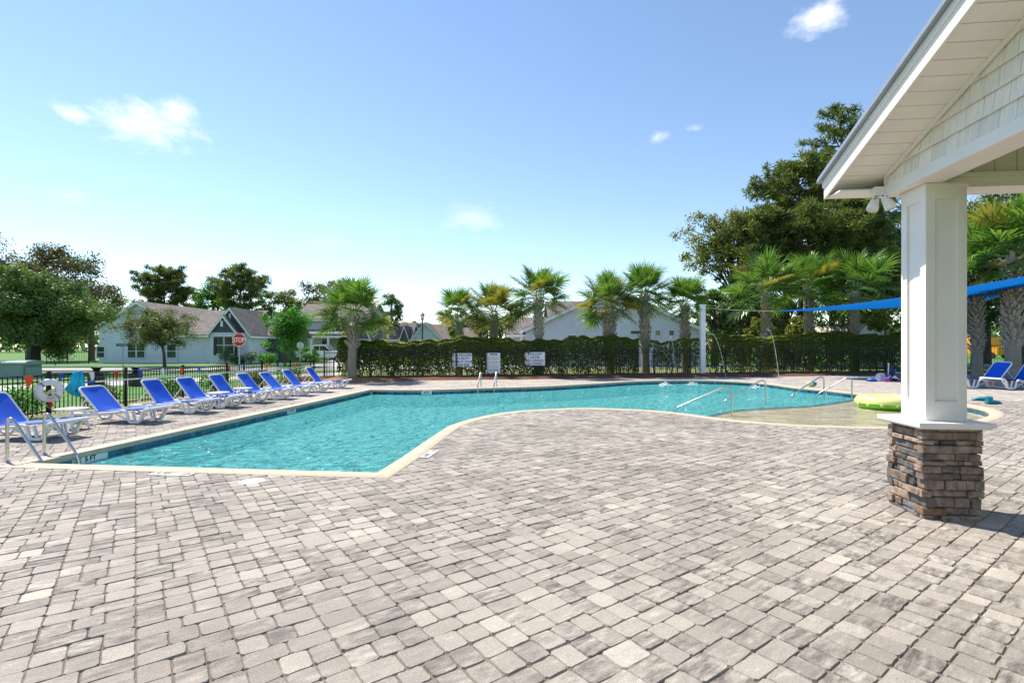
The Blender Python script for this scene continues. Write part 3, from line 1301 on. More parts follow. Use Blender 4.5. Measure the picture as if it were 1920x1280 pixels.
def raked(name, x0, x1, y0, y1, dz0, dz1, material, bevel=0.0):
    """board following the roof slope between y0 and y1"""
    m = MB()
    vs = [(x, y, zs(y) + dz) for y in (y0, y1) for dz in (dz0, dz1) for x in (x0, x1)]
    m.add(vs, [(0, 1, 3, 2), (4, 6, 7, 5), (0, 4, 5, 1), (2, 3, 7, 6), (0, 2, 6, 4), (1, 5, 7, 3)])
    return pp(m, name, material, bevel=bevel)


raked('bed_moulding', XW - .030, XW - .001, YE - .01, RIDGE_Y, -.034, -.002, 'white_paint')
# soffit boards under the rake overhang
y = 6.09
k = 0
while y > RIDGE_Y + .1:
    y1 = y - .148
    raked('soffit_board', XR0 + .024, XW + .03, y - .004, y1 + .002, .0, .018, 'soffit', .003)
    y = y1
YEND = 6.115
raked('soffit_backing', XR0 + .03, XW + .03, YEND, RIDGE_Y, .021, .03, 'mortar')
raked('soffit_backing', XR0 + .03, XW + .03, RIDGE_Y, -3.2, .021, .03, 'soffit')
# rake boards in two steps, drip edge, roof deck
raked('rake_board', XR0, XR0 + .023, YEND, RIDGE_Y, -.032, .095, 'white_paint', .002)
raked('rake_board', XR0 - .016, XR0 + .022, YEND + .006, RIDGE_Y, .0955, .165, 'white_paint', .002)
raked('drip_edge', XR0 - .062, XR0 - .004, YEND + .03, RIDGE_Y, .166, .200, 'roof_metal')
raked('roof_slope', XR0 - .045, 13.0, YEND + .05, RIDGE_Y, .2005, .235, 'roof_metal')
raked('rake_board', XR0, XR0 + .023, RIDGE_Y, -3.2, -.032, .165, 'white_paint', .002)
raked('roof_slope', XR0 - .045, 13.0, RIDGE_Y, -3.25, .2005, .235, 'roof_metal')
# eave: fascia, horizontal return with its soffit
pp(MB().span((XR0 + .024, YEND - .022, zs(YEND) - .03), (13.0, YEND, zs(YEND) + .16)), 'fascia', 'white_paint')
pp(MB().span((XR0 + .03, YE + .032, zs(YEND) - .028), (13.0, YEND - .023, zs(YEND) - .012)), 'eave_soffit', 'soffit')
pp(MB().span((XW - .11, YE + .012, ZB + .02), (XW + .10, YE + .10, zs(YE) - .11)), 'eave_block', 'white_paint', bevel=.003)
# flood light with two heads under the eave
fl = thing('flood_light', 'white twin head security floodlight under the pavilion eave', 'floodlight', (XW - .03, YE + .06, ZB + .05))
MB().lathe([(.05, -.03), (.05, 0), (.03, .006)], 18).build('base_plate', 'sign_white', fl, smooth=True)
for sx, tilt in ((-.075, 24), (.055, -20)):
    hd = link('lamp_head', MB().lathe([(.028, .10), (.034, .09), (.048, .02), (.056, -.02), (.056, -.04), (.050, -.045), (.046, -.03), (.001, -.028)], 20).mesh('lamp_head', 'sign_white', True), fl,
              (sx, .0 if sx < 0 else -.05, -.14))
    hd.rotation_euler = (R(-18), R(tilt), 0)
    MB().lathe([(.044, -.034), (.03, -.026), (.001, -.024)], 16).build('lens', 'lamp_glass', hd, smooth=True)
    MB().tube([(0, 0, -.02), (sx * .6, -.005, -.04), (sx, -.012, -.07)], .010, 8).build('arm', 'galvanised', fl)

# ------------------------------------------------------------------ stainless pool rails
def arc(p0, p1, p2, n=8):
    """quadratic bend"""
    return [p0 * (1 - t) ** 2 + p1 * 2 * t * (1 - t) + p2 * t * t for t in [i / n for i in range(n + 1)]]


def rail(label, deck_p, water_p, top, group, r=.022, zfoot=0.0, drop=.32, bend=.22, cat='handrail'):
    """bent pipe: up from deck_p, over, and down a slope to water_p, then into the water"""
    t = thing('handrail', label, cat, deck_p, 0, group)
    h = Vector((water_p.x - deck_p.x, water_p.y - deck_p.y, 0))
    L_ = h.length
    u = h / L_
    A = Vector((0, 0, zfoot - deck_p.z))
    B = Vector((0, 0, top - bend))
    C = Vector((0, 0, top + .05))
    end_top = u * L_ + Vector((0, 0, water_p.z - deck_p.z + drop))
    sl = (end_top - C)
    D = C + sl * min(.45, bend * 1.5 / sl.length)
    pts = [A, (A + B) / 2] + arc(B, C, D, 10)
    E = end_top - sl.normalized() * .12
    pts += [(D + E) / 2] + arc(E, end_top, end_top - Vector((0, 0, .14)), 6)
    pts.append(u * L_ + Vector((0, 0, water_p.z - deck_p.z - .35)))
    MB().tube(pts, r, 12).build('pipe', 'steel', t, smooth=True)
    MB().lathe([(r + .022, 0), (r + .022, .008), (r + .004, .022), (r + .001, .023)], 16, (0, 0, A.z)).build('flange', 'steel', t, smooth=True)
    return t


LG = -.235
near_w1 = Vector((XL + .03, G(70, 867).y, 0))
rail('left stainless rail of the near pair, at the pool corner by the first lounger', G(13.5, 865), Vector((XL + .05, 6.62, WATER)), .68, 'near corner rails', bend=.18, drop=.10)
rail('right stainless rail of the near pair, beside the 5 FT tile', G(83, 851), Vector((XL + .05, 7.13, WATER)), .68, 'near corner rails', bend=.18, drop=.12)
lad = [(909, 723.5, 903), (935, 723.2, 929)]
for (a, b, c), wd in zip(lad, ('left', 'right')):
    g0 = G(a, b)
    yw = next(p.y for p in fo if p.x < g0.x) - .08
    rail('%s rail of the stainless ladder at the far edge below the white rules board' % wd, Vector((g0.x, yw + .62, 0)), Vector((g0.x - .02, yw, WATER)), .66, 'far ladder rails', bend=.15, drop=.28)


def ledge_rail(label, base_px, foot_px, top):
    b = G(base_px[0], base_px[1], LG)
    f = G(foot_px[0], foot_px[1], WATER)
    return rail(label, b, f, top, 'rails at the shallow ledge', bend=.22, drop=.10, zfoot=LG, r=.024)


ledge_rail('nearest stainless handrail at the shallow ledge, leaning over the near coping', (1372, 780), (1266, 772), .83)
ledge_rail('second stainless handrail at the shallow ledge, in the water behind the nearest', (1436, 761), (1357, 758), .86)
ledge_rail('third stainless handrail at the shallow ledge, left of the pair by the green ring', (1545, 749), (1483, 747), .86)
ledge_rail('farthest right stainless handrail at the shallow ledge, beside the green ring', (1597.5, 752), (1530, 745.5), .87)

# ------------------------------------------------------------------ sun loungers
def make_lounger(back=51):
    t = link('sun_lounger', None)
    hw = .32
    zr = .30
    for s in (-1, 1):
        y = s * hw
        pts = [Vector(p) for p in ((-1.88, y, .20), (-1.3, y, .205), (-.74, y, .255))]
        pts += arc(Vector((-.66, y, .28)), Vector((-.575, y, .285)), Vector((-.545, y, .20)), 5)
        pts += arc(Vector((-.52, y, .12)), Vector((-.50, y, .035)), Vector((-.43, y, .035)), 5)
        pts += arc(Vector((-.33, y, .035)), Vector((-.26, y, .035)), Vector((-.235, y, .12)), 5)
        pts += arc(Vector((-.215, y, .20)), Vector((-.19, y, .30)), Vector((-.10, y, .315)), 5)
        pts += [Vector((-.02, y, .325))]
        rr = [.030] * len(pts)
        MB().tube(pts, rr, 10).build('side_rail', 'resin_white', t, smooth=True)
        pts = [Vector((-1.86, y, .20))] + arc(Vector((-1.83, y, .16)), Vector((-1.80, y, .03)), Vector((-1.70, y, .03)), 6)
        pts += arc(Vector((-1.60, y, .03)), Vector((-1.52, y, .03)), Vector((-1.47, y, .19)), 6)
        MB().tube(pts, .028, 10).build('leg', 'resin_white', t, smooth=True)
        # flat inner leg panel and its slanting brace
        MB().tube([(-.46, y * .88, .27), (-.40, y * .88, .05), (-.30, y * .88, .05), (-.10, y * .88, .29)], [.022, .03, .03, .022], 8).build('leg_brace', 'resin_white', t, smooth=True)
        MB().tube([(-.95, y * .9, .26), (-.60, y * .9, .10)], .014, 8).build('leg_brace', 'resin_white', t, smooth=True)
    for x, zz in ((-.02, .325), (-1.86, .20), (-1.25, .215)):
        MB().tube([(x, -hw, zz), (x, hw, zz)], .028, 10).build('cross_rail', 'resin_white', t, smooth=True)
    MB().tube([(-.38, -hw, .05), (-.38, hw, .05)], .018, 8).build('cross_rail', 'resin_white', t, smooth=True)
    # seat sling, sagging a little
    def sling(A, B, nu=8, nv=6, sag=.02, th=.008, wd=.29, up=Vector((0, 0, 1))):
        m = MB()
        for lay in (0, 1):
            for i in range(nu + 1):
                for j in range(nv + 1):
                    u, v = i / nu, j / nv * 2 - 1
                    p = A.lerp(B, u) + Vector((0, v * wd, 0)) + up * (-sag * (1 - v * v) * (4 * u * (1 - u)) ** .5 - lay * th)
                    m.v.append(tuple(p))
        k = (nu + 1) * (nv + 1)
        for i in range(nu):
            for j in range(nv):
                a = i * (nv + 1) + j
                m.f.append((a, a + nv + 1, a + nv + 2, a + 1))
                m.f.append((k + a, k + a + 1, k + a + nv + 2, k + a + nv + 1))
        for i in range(nu):
            for j, fl in ((0, 0), (nv, 1)):
                a = i * (nv + 1) + j
                m.f.append((a, k + a, k + a + nv + 1, a + nv + 1) if not fl else (a, a + nv + 1, k + a + nv + 1, k + a))
        for j in range(nv):
            for i in (0, nu):
                a = i * (nv + 1) + j
                m.f.append((a, a + 1, k + a + 1, k + a))
        return m
    sling(Vector((-1.24, 0, .262)), Vector((-.06, 0, .345)), wd=.305).build('seat_sling', 'sling_blue', t, smooth=True)
    ba = R(back)
    A = Vector((-1.24, 0, .262))
    Bk = A + Vector((-math.cos(ba), 0, math.sin(ba))) * .66
    upv = Vector((math.sin(ba), 0, math.cos(ba)))
    sling(A + upv * .012, Bk + upv * .012, sag=.03, wd=.285, up=upv).build('back_sling', 'sling_blue', t, smooth=True)
    # white back frame with rounded corners
    d = (Bk - A).normalized()
    pts = [A + Vector((0, -.31, 0)), A + d * .57 + Vector((0, -.31, 0))]
    pts += arc(A + d * .59 + Vector((0, -.31, 0)), A + d * .67 + Vector((0, -.31, 0)), A + d * .69 + Vector((0, -.20, 0)), 5)
    pts += [Vector((p.x, -p.y, p.z)) for p in reversed(pts)]
    MB().tube(pts, .021, 8).build('back_frame', 'resin_white', t, smooth=True)
    for s in (-1, 1):
        MB().tube([A + d * .42 + Vector((0, s * .25, 0)), Vector((-1.80, s * .25, .21))], .013, 8).build('back_prop', 'resin_white', t, smooth=True)
    return t


lounger0 = make_lounger()
lounger_kinds = [lounger0, make_lounger(47), make_lounger(54)]
LOC = [8.30, 10.30, 11.95, 13.05, 14.3, 15.4, 16.55, 17.9, 19.7]
ordn = ['nearest lounger of the blue and white row, behind the near pool rails', 'second blue lounger of the left row, right of the life ring',
        'third blue lounger of the left row from the camera', 'fourth blue lounger of the left row from the camera',
        'fifth blue lounger of the left row, with a low table at its near side', 'sixth blue lounger of the left row, beyond the far low table',
        'seventh blue lounger of the left row, third from its far end', 'second to last blue lounger at the far end of the left row',
        'farthest blue lounger of the left row, nearest the corner palm']
tips = [-8.83, -8.80, -8.85, -8.83, -8.8, -8.68, -8.63, -8.62, -8.7]
for i, (y, lb) in enumerate(zip(LOC, ordn)):
    o = lounger_kinds[i] if i < 3 else copy_tree(lounger_kinds[(0, 2, 0, 1, 0, 2)[i - 3]])
    o.location = (tips[i], y, .002)
    o.rotation_euler = (0, 0, R((2, 1, 3, 1, 4, 3, 2, 4, 6)[i]))
    tag(o, lb, 'sun lounger', 'blue sun loungers along the left fence')
for i, (px, d, rz, lb) in enumerate(((1787, 20.6, 186, 'blue lounger with its back raised, right of the white column'),
                                     (1856, 19.9, 192, 'blue lounger cut off by the right edge of the picture'))):
    o = copy_tree(lounger0)
    w = W(px, d)
    o.location = (w.x, w.y, .002)
    o.rotation_euler = (0, 0, R(rz))
    o.scale = (1.22, 1.22, 1.3)
    tag(o, lb, 'sun lounger', 'blue sun loungers on the right')

# low resin tables
def make_table():
    t = link('side_table', None)
    m = MB()
    n = 24
    P = []
    for k in range(n):
        a = 2 * math.pi * k / n
        c, s = math.cos(a), math.sin(a)
        P.append((.23 * math.copysign(abs(c) ** .5, c), .23 * math.copysign(abs(s) ** .5, s)))
    m.prism(P, .385, .415)
    m.build('table_top', 'resin_white', t, bevel=.006)
    for sx in (-1, 1):
        for sy in (-1, 1):
            MB().tube([(sx * .13, sy * .13, .39), (sx * .15, sy * .15, .2), (sx * .19, sy * .19, 0)], [.025, .02, .022], 8).build('leg', 'resin_white', t, smooth=True)
    MB().box((0, 0, .14), (.30, .30, .02)).build('shelf', 'resin_white', t, bevel=.004)
    return t


table0 = make_table()
for i, (px, py, lb) in enumerate(((135, 765, 'low white side table between the first two loungers under the life ring'), (410, 735, 'low white side table between the fourth and fifth loungers'),
                                  (455, 727, 'low white side table between the fifth and sixth loungers'), (1863, 697, 'low white side table behind the right hand loungers'))):
    o = table0 if i == 0 else copy_tree(table0)
    w = G(px, py, .415) if i < 3 else W(1863, 22.4)
    o.location = (w.x, w.y, .002)
    tag(o, lb, 'side table', 'low white side tables')

# ------------------------------------------------------------------ fences
def fence(label, a, b, h, spacing, post_every, group=None, rails=(.12, None)):
    a, b = Vector(a), Vector(b)
    L_ = (b - a).length
    rz = math.atan2(b.y - a.y, b.x - a.x)
    t = thing('picket_fence', label, 'fence', a, rz, group)
    pk = MB().box((0, 0, h / 2 + .02), (.016, .016, h - .08)).mesh('picket', 'black_metal')
    ps = MB()
    ps.box((0, 0, h / 2 + .02), (.055, .055, h + .04))
    ps.box((0, 0, h + .05), (.07, .07, .02))
    ps.box((0, 0, h + .068), (.04, .04, .016))
    psm = ps.mesh('post', 'black_metal')
    npost = max(1, round(L_ / post_every))
    for i in range(npost + 1):
        link('post', psm, t, (L_ * i / npost, 0, 0))
    n = int(L_ / spacing)
    for i in range(1, n):
        x = i * spacing
        if abs((x / (L_ / npost)) - round(x / (L_ / npost))) * (L_ / npost) > .04:
            link('picket', pk, t, (x, 0, 0))
    for z in (.12, h - .16, h - .02):
        MB().box((L_ / 2, 0, z), (L_, .026, .028)).build('rail', 'black_metal', t)
    return t


fence('low black picket fence behind the row of blue loungers', (XF, 4.5, 0), (XF, 25.7, 0), 1.0, .105, 2.05)


def back_y(x, off=1.45):
    return deck_far(x) + off


fence('taller black picket fence running through the hedge behind the pool', (XF, back_y(XF), .0), (24.0, back_y(24.0), .0), 1.5, .122, 2.2)
fence('black picket fence behind the palms at the right edge', tuple(W(1795, 31)), tuple(W(2010, 28.5)), 1.75, .12, 2.2)
fence('black yard fence beside the left grey house', tuple(W(48, 50)), tuple(W(166, 50)), 1.25, .16, 2.4)

# ------------------------------------------------------------------ hedges
def hedge(label, x0, x1, h0, h1, dens, dep=1.15, seed=1, lo=.12, groups=None):
    c = Vector(((x0 + x1) / 2, deck_far((x0 + x1) / 2) + 2.1, 0))
    t = thing('hedge', label, 'hedge', c)
    L_ = x1 - x0
    n = int(dens * L_)
    u = rng.uniform(0, 1, n)
    # more leaves on the front, top and back shells than inside
    shell = rng.uniform(0, 1, n)
    v = rng.uniform(-1, 1, n)
    w = rng.uniform(0, 1, n) ** .75
    top = shell < .30
    front = (shell >= .30) & (shell < .74)
    w[top] = 1 - np.abs(rng.normal(0, .05, top.sum()))
    v[front] = -1 + np.abs(rng.normal(0, .13, front.sum()))
    xx = x0 + u * L_
    H = h0 + (h1 - h0) * u + .06 * np.sin(xx * 3.1) + .05 * np.sin(xx * 7.7 + 1)
    H *= 1 + .05 * np.sin(xx * .9)
    bulge = .12 * np.sin(xx * 2.3 + w * 3) + .10 * np.sin(xx * 5.1 + 2)
    zz = lo + w * (H - lo)
    # thinner, gappy below where stems show
    gap = np.sin(xx * 4.3 + 1.3 * np.sin(xx * 1.7)) + .6 * np.sin(xx * 9.1 + zz * 5)
    drop = (w < .42) & (rng.uniform(0, 1, n) < (.45 - w) * (1.1 + .7 * gap))
    yy = deck_far(xx) if not hasattr(xx, '__len__') else 24.3 + .288 * (xx + 8.4)
    yy = yy + 2.1 + v * (dep / 2) * (1 - .25 * (w > .92)) + bulge * .5 * np.sign(v)
    P = np.stack([xx - c.x, yy - c.y, zz], 1)[~drop]
    vv, ww = v[~drop], w[~drop]
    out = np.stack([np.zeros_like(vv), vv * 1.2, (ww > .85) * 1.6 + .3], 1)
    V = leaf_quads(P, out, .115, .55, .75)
    rnd = np.clip(.02 + .50 * rng.uniform(0, 1, len(P)) + .45 * (ww > .88) + .08 * np.sin(P[:, 0] * 2), 0, 1)  # sunlit top put into the leaf tone: upper leaves are paler
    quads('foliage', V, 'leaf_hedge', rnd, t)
    rr = random.Random(seed)
    m = MB()
    k = int(L_ / .42)
    for i in range(k):
        x = x0 + (i + rr.uniform(.2, .8)) * L_ / k
        y = deck_far(x) + 2.1 + rr.uniform(-.25, .25)
        base = Vector((x - c.x, y - c.y, .02))
        for q in range(rr.choice((2, 3))):
            tip = base + Vector((rr.uniform(-.35, .35), rr.uniform(-.3, .3), rr.uniform(.9, 1.5)))
            m.tube([base, base.lerp(tip, .5) + Vector((rr.uniform(-.06, .06), 0, 0)), tip], [.022, .016, .006], 5, False)
    m.build('stems', 'bark', t)['kind'] = 'stuff'
    return t


def hx(px, off=2.1):
    """x where the hedge line is seen in photo column px"""
    best = None
    for i in range(600):
        x = -16 + i * .08
        p = (x, deck_far(x) + off)
        e = abs(960 + FPX * (CT * p[0] + ST * p[1]) / depth(p) - px)
        if best is None or e < best[0]:
            best = (e, x)
    return best[1]


hedge('long clipped hedge behind the pool, left of the sign posts to the middle palms', hx(640), hx(1196), 1.98, 2.18, 4300, seed=3)
hedge('thin gappy hedge around the white shade post', hx(1222), hx(1338), 2.05, 2.15, 1700, 1.0, 4, .35)
hedge('clipped hedge under the blue shade sail on the right', hx(1336), hx(1800), 2.25, 2.65, 4000, seed=5)

# shrubs along the low fence
def shrub(label, loc, r, h, n, material, leaf, group=None, cat='shrub', stem='bark'):
    t = thing('shrub', label, cat, loc, 0, group)
    th = rng.normal(0, 1, (n, 3))
    th = unit(th) * (rng.uniform(0, 1, (n, 1)) ** .45)
    lump = 1 + .22 * np.sin(th[:, :1] * 5 + loc[0]) * np.cos(th[:, 1:2] * 4)
    P = th * np.array([[r, r, h / 2]]) * lump + np.array([[0, 0, h * .55]])
    P[:, 2] = np.maximum(P[:, 2], .04)
    V = leaf_quads(P, th * 1.0 + np.array([[0, 0, .4]]), leaf, .5)
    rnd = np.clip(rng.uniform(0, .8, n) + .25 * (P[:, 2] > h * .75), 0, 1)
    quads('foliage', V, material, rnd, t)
    m = MB()
    for k in range(5):
        a = k * 1.3
        m.tube([(0, 0, -.02), (math.cos(a) * r * .25, math.sin(a) * r * .25, h * .35), (math.cos(a) * r * .5, math.sin(a) * r * .5, h * .75)], [.02, .014, .005], 5, False)
    m.build('stems', stem, t)
    return t


sp = [(7.2, .5, .95, 'first from the left edge'), (9.1, .55, .85, 'behind the life ring'), (10.6, .6, .8, 'under the turquoise towel'), (12.7, .45, .62, 'behind the third lounger'),
      (15.0, .6, .75, 'behind the fourth lounger'), (17.3, .55, .85, 'behind the fifth lounger'), (19.6, .55, .7, 'behind the sixth lounger'), (22.3, .65, .95, 'behind the last two loungers')]
for i, (y, r, h, wd) in enumerate(sp):
    shrub('leafy green shrub at the low fence, ' + wd, (XF - .45, y, -.02), r, h, 1500, 'leaf_maple' if i % 3 else 'leaf_olive', .075, 'shrubs along the low fence')

# ------------------------------------------------------------------ palms
def frond_mesh(seed, gold=False, nseg=38):
    """sabal frond along +x: petiole, then a folded fan whose tips droop"""
    rs = random.Random(seed)
    V, rnd = [], []
    pl = .80                                  # petiole length
    def arcpt(x, droop=.16):
        return Vector((x, 0, -.16 * x * x * droop * 4))
    for i in range(4):                        # petiole as crossed thin strips
        x0, x1 = pl * i / 4, pl * (i + 1) / 4
        for k in (0, 1):
            w = .018
            a, b = arcpt(x0), arcpt(x1)
            o = Vector((0, w, 0)) if k else Vector((0, 0, w))
            V.append([a - o, b - o, b + o, a + o])
            rnd.append(.75)
    hub = arcpt(pl)
    for s in range(nseg):
        a = R(-118 + 236 * s / (nseg - 1)) + rs.uniform(-.03, .03)
        Ls = (.86 - .22 * abs(a) / R(118)) * rs.uniform(.84, 1.14)
        fold = .05 if s % 2 else -.03
        costa = hub + Vector((.22 * max(0, math.cos(a)), 0, -.05 * max(0, math.cos(a))))
        d = Vector((math.cos(a), math.sin(a), 0))
        nrm = Vector((-math.sin(a), math.cos(a), 0))
        lift = .10 * abs(math.sin(a))
        pts = []
        for q, w in ((0, .008), (.38, .030), (.72, .019), (1.0, .002)):
            z = lift * q - (.16 + .22 * rs.random()) * max(0, q - .35) ** 1.6 * Ls
            if q == 1.0:
                z -= rs.uniform(0, .12)
            pts.append((costa + d * (Ls * q) + Vector((0, 0, z + fold * q * .5)), w))
        tone = rs.random()
        for (p, w), (p2, w2) in zip(pts[:-1], pts[1:]):
            V.append([p - nrm * w, p2 - nrm * w2, p2 + nrm * w2, p + nrm * w])
            rnd.append(tone)
    A = np.array([[list(v) for v in q] for q in V])
    o = quads('frond', A, 'frond_gold' if gold else 'frond_green', np.array(rnd))
    me = o.data
    bpy.data.objects.remove(o)
    return me


FR_G = [frond_mesh(s) for s in (1, 2, 3)]
FR_Y = [frond_mesh(s, True) for s in (7, 8)]
BOOT = MB()
BOOT.add([(0, -.075, 0), (0, .075, 0), (.03, -.06, .0), (.03, .06, .0), (.085, -.028, .24), (.085, .028, .24), (.055, -.024, .25), (.055, .024, .25)],
         [(0, 1, 3, 2), (2, 3, 5, 4), (4, 5, 7, 6), (6, 7, 1, 0), (0, 2, 4, 6), (1, 7, 5, 3)])


def palm(label, px, d, crown_py, rad_px, tr=.19, boots=(.45, 1.0), nf=38, lean=0.0, gold=.2, seed=0, split_boots=False, base_z=0.0, flat=1.0):
    rs = random.Random(seed * 31 + 5)
    b = W(px, d, base_z)
    H = Zp(crown_py, d) - base_z
    rad = rad_px / FPX * d
    t = thing('palm_tree', label, 'palm tree', b, 0, 'palms round the pool')
    ax = lambda s: Vector((lean * s * s * H, 0, s * H))
    hs = [i / 12 for i in range(13)]
    MB().tube([ax(s) + Vector((rs.uniform(-.012, .012), rs.uniform(-.012, .012), 0)) for s in hs],
              [tr * (1.22 - .9 * s if s < .15 else 1.08 - .15 * s) for s in hs], 14).build('trunk', 'palm_bark', t, smooth=True)
    # old leaf bases criss-crossing the trunk
    nb = int((boots[1] - boots[0]) * H / .022)
    bm_ = BOOT.mesh('boot', 'palm_boot') if split_boots else None
    allb = MB()
    for i in range(nb):
        s = boots[0] + (boots[1] - boots[0]) * i / nb
        a = i * 2.39996 + rs.uniform(-.1, .1)
        q = Matrix.Rotation(a, 4, 'Z') @ Matrix.Rotation(rs.choice((-1, 1)) * R(rs.uniform(8, 24)), 4, 'X') @ Matrix.Rotation(R(rs.uniform(4, 30)), 4, 'Y')
        pos = ax(s) + Vector((math.cos(a), math.sin(a), 0)) * tr * .86
        sc = rs.uniform(.85, 1.25) * (tr / .2)
        if split_boots:
            o = link('boot', bm_, t, pos)
            o.rotation_euler = q.to_euler()
            o.scale = (sc, sc, sc)
        else:
            allb.add([pos + (q @ Vector(v)) * sc for v in BOOT.v], BOOT.f)
    if not split_boots:
        allb.build('leaf_bases', 'palm_boot', t)
    top = ax(1.0)
    sc0 = rad / 1.52
    nf = int(nf * .84)
    for i in range(nf):
        u = i / (nf - 1)
        el = R(88 - 122 * u ** 1.05) * flat
        a = i * 2.39996 + rs.uniform(-.25, .25)
        g = rs.random() < gold + .5 * gold * (u > .6)
        o = link('frond', rs.choice(FR_Y if g else FR_G), t, top + Vector((math.cos(a) * .10, math.sin(a) * .10, .05 + .16 * (1 - u))))
        o.rotation_euler = (Matrix.Rotation(a, 4, 'Z') @ Matrix.Rotation(-el, 4, 'Y') @ Matrix.Rotation(rs.uniform(-.5, .5), 4, 'X')).to_euler()
        s = sc0 * rs.uniform(.85, 1.08) * (.82 + .18 * min(1, u * 3))
        o.scale = (s, s, s)
    return t


palm('stout palm at the left pool corner in pine straw, in front of the hedge', 660, 25.4, 592, 68, .21, (.50, 1.0), 44, .035, .04, 1)
palm('leftmost palm of the row behind the hedge, slim and upright', 862, 29.3, 590, 46, .16, (.45, 1.0), 30, -.01, .25, 2)
palm('second palm of the row behind the hedge, with yellowed hanging fronds', 926, 30.2, 590, 56, .17, (.45, 1.0), 38, .0, .5, 3)
palm('third palm of the row, tall, above the no diving sign', 1010, 28.6, 560, 56, .20, (.50, 1.0), 38, .0, .28, 4)
palm('fourth palm of the row, leaning crown of golden fronds before the grey gable', 1143, 29.6, 575, 60, .25, (.40, 1.0), 44, -.01, .42, 5)
palm('fifth palm of the row, tallest, rising left of the hedge gap', 1210, 30.2, 556, 57, .23, (.32, 1.0), 40, -.012, .10, 6)
palm('sixth palm of the row, rising in the hedge gap beside the white post', 1284, 31.0, 572, 50, .21, (.32, 1.0), 36, .0, .06, 7)
palm('left one of the three palms behind the shade sail', 1436, 33.5, 548, 72, .21, (.3, 1.0), 32, .0, .04, 8)
palm('middle one of the three palms behind the shade sail', 1517, 34.5, 540, 64, .22, (.3, 1.0), 30, .0, .08, 9)
palm('right one of the three palms behind the shade sail', 1602, 33.5, 546, 72, .20, (.3, 1.0), 32, .0, .03, 10)
palm('palm just right of the white column behind the lounger', 1832, 24.5, 520, 92, .20, (.28, 1.0), 40, .0, .22, 11, True)
palm('big palm at the right edge with shaggy trunk', 1899, 22.5, 486, 112, .27, (.30, 1.0), 44, -.01, .10, 12, True)
palm('little yellow green palm in front of the distant houses', 720, 52, 617, 22, .16, (.6, 1.0), 26, 0, .5, 13)

# ------------------------------------------------------------------ trees
def crown_leaves(t, clumps, per, leaf, material, squash=.75, aspect=.55, rscale=1.0):
    """leaves scattered in clumps; clumps: (centre, radius, tone)"""
    Ps, Os, Rn = [], [], []
    for (c, r, tone) in clumps:
        n = max(20, int(per * rscale))
        d = unit(rng.normal(0, 1, (n, 3)))
        q = rng.uniform(0, 1, (n, 1)) ** .5
        P = d * q * r * np.array([[1, 1, squash]]) * (1 + .25 * np.sin(d[:, :1] * 6 + c[0] * 3))
        Ps.append(P + np.array([[c[0], c[1], c[2]]]))
        Os.append(d * .8 + np.array([[0, 0, .5]]))
        Rn.append(np.clip(tone + rng.uniform(-.3, .3, n), 0, 1))
    P, O, Rr = np.concatenate(Ps), np.concatenate(Os), np.concatenate(Rn)
    V = leaf_quads(P, O, leaf, aspect)
    return quads('crown', V, material, Rr, t)


def tree(label, px, d, py_mid, rx_px, ry_px, material, leaf=.26, nc=46, per=150, tr=.22, px_c=None, group=None, name='tree', base_z=-.03, bark='bark',
         clump=.30, tone=.45, depth_r=None, seed=0, shell=.62, bottom=-1.0, up=0.0):
    rs = random.Random(seed * 17 + int(px) + int(d * 10))
    b = W(px, d, base_z)
    k = d / FPX
    rx, rz = rx_px * k, ry_px * k
    ry = depth_r or min(rx, 1.2 * rz + 1)
    cx = ((px_c if px_c is not None else px) - px) * k
    cz = Zp(py_mid, d) - base_z
    t = thing(name, label, 'tree', b, YAW, group)
    clumps = []
    tries = 0
    while len(clumps) < nc and tries < nc * 30:
        tries += 1
        v = Vector((rs.gauss(0, 1), rs.gauss(0, 1), rs.gauss(0, 1))).normalized()
        if v.z < bottom:
            continue
        q = rs.uniform(shell, 1.0) if rs.random() < .75 else rs.uniform(.2, .7)
        lump = 1 + .16 * math.sin(v.x * 5 + seed) + .12 * math.sin(v.z * 7 + seed * 2)
        r = clump * min(rx, rz) * rs.uniform(.7, 1.25)
        c = Vector((cx + v.x * (rx - r * .6) * q * lump, v.y * (ry - r * .5) * q * lump, cz + v.z * (rz - r * .5) * q * lump))
        if c.z < r * .6:
            continue
        clumps.append((c, r, tone + rs.uniform(-.2, .2) + up * v.z * .0))
    top = cz + rz * .25
    m = MB()
    tp = [Vector((0, 0, 0)), Vector((cx * .1, 0, top * .3)), Vector((cx * .45, rs.uniform(-.1, .1), top * .65)), Vector((cx * .9, 0, top))]
    m.tube(tp, [tr * 1.25, tr, tr * .75, tr * .3], 9, False)
    m.build('trunk', bark, t, smooth=True)
    m = MB()
    for (c, r, _) in clumps[::2]:
        s = rs.uniform(.35, .85)
        a = tp[1].lerp(tp[2], s) if s < .6 else tp[2].lerp(tp[3], s - .3)
        mid = a.lerp(c, .5) + Vector((rs.uniform(-.2, .2), rs.uniform(-.2, .2), .12 * (c - a).length))
        m.tube([a, mid, c], [tr * .32, tr * .2, tr * .06], 5, False)
    m.build('limbs', bark, t)
    crown_leaves(t, clumps, per, leaf, material, .78)
    return t


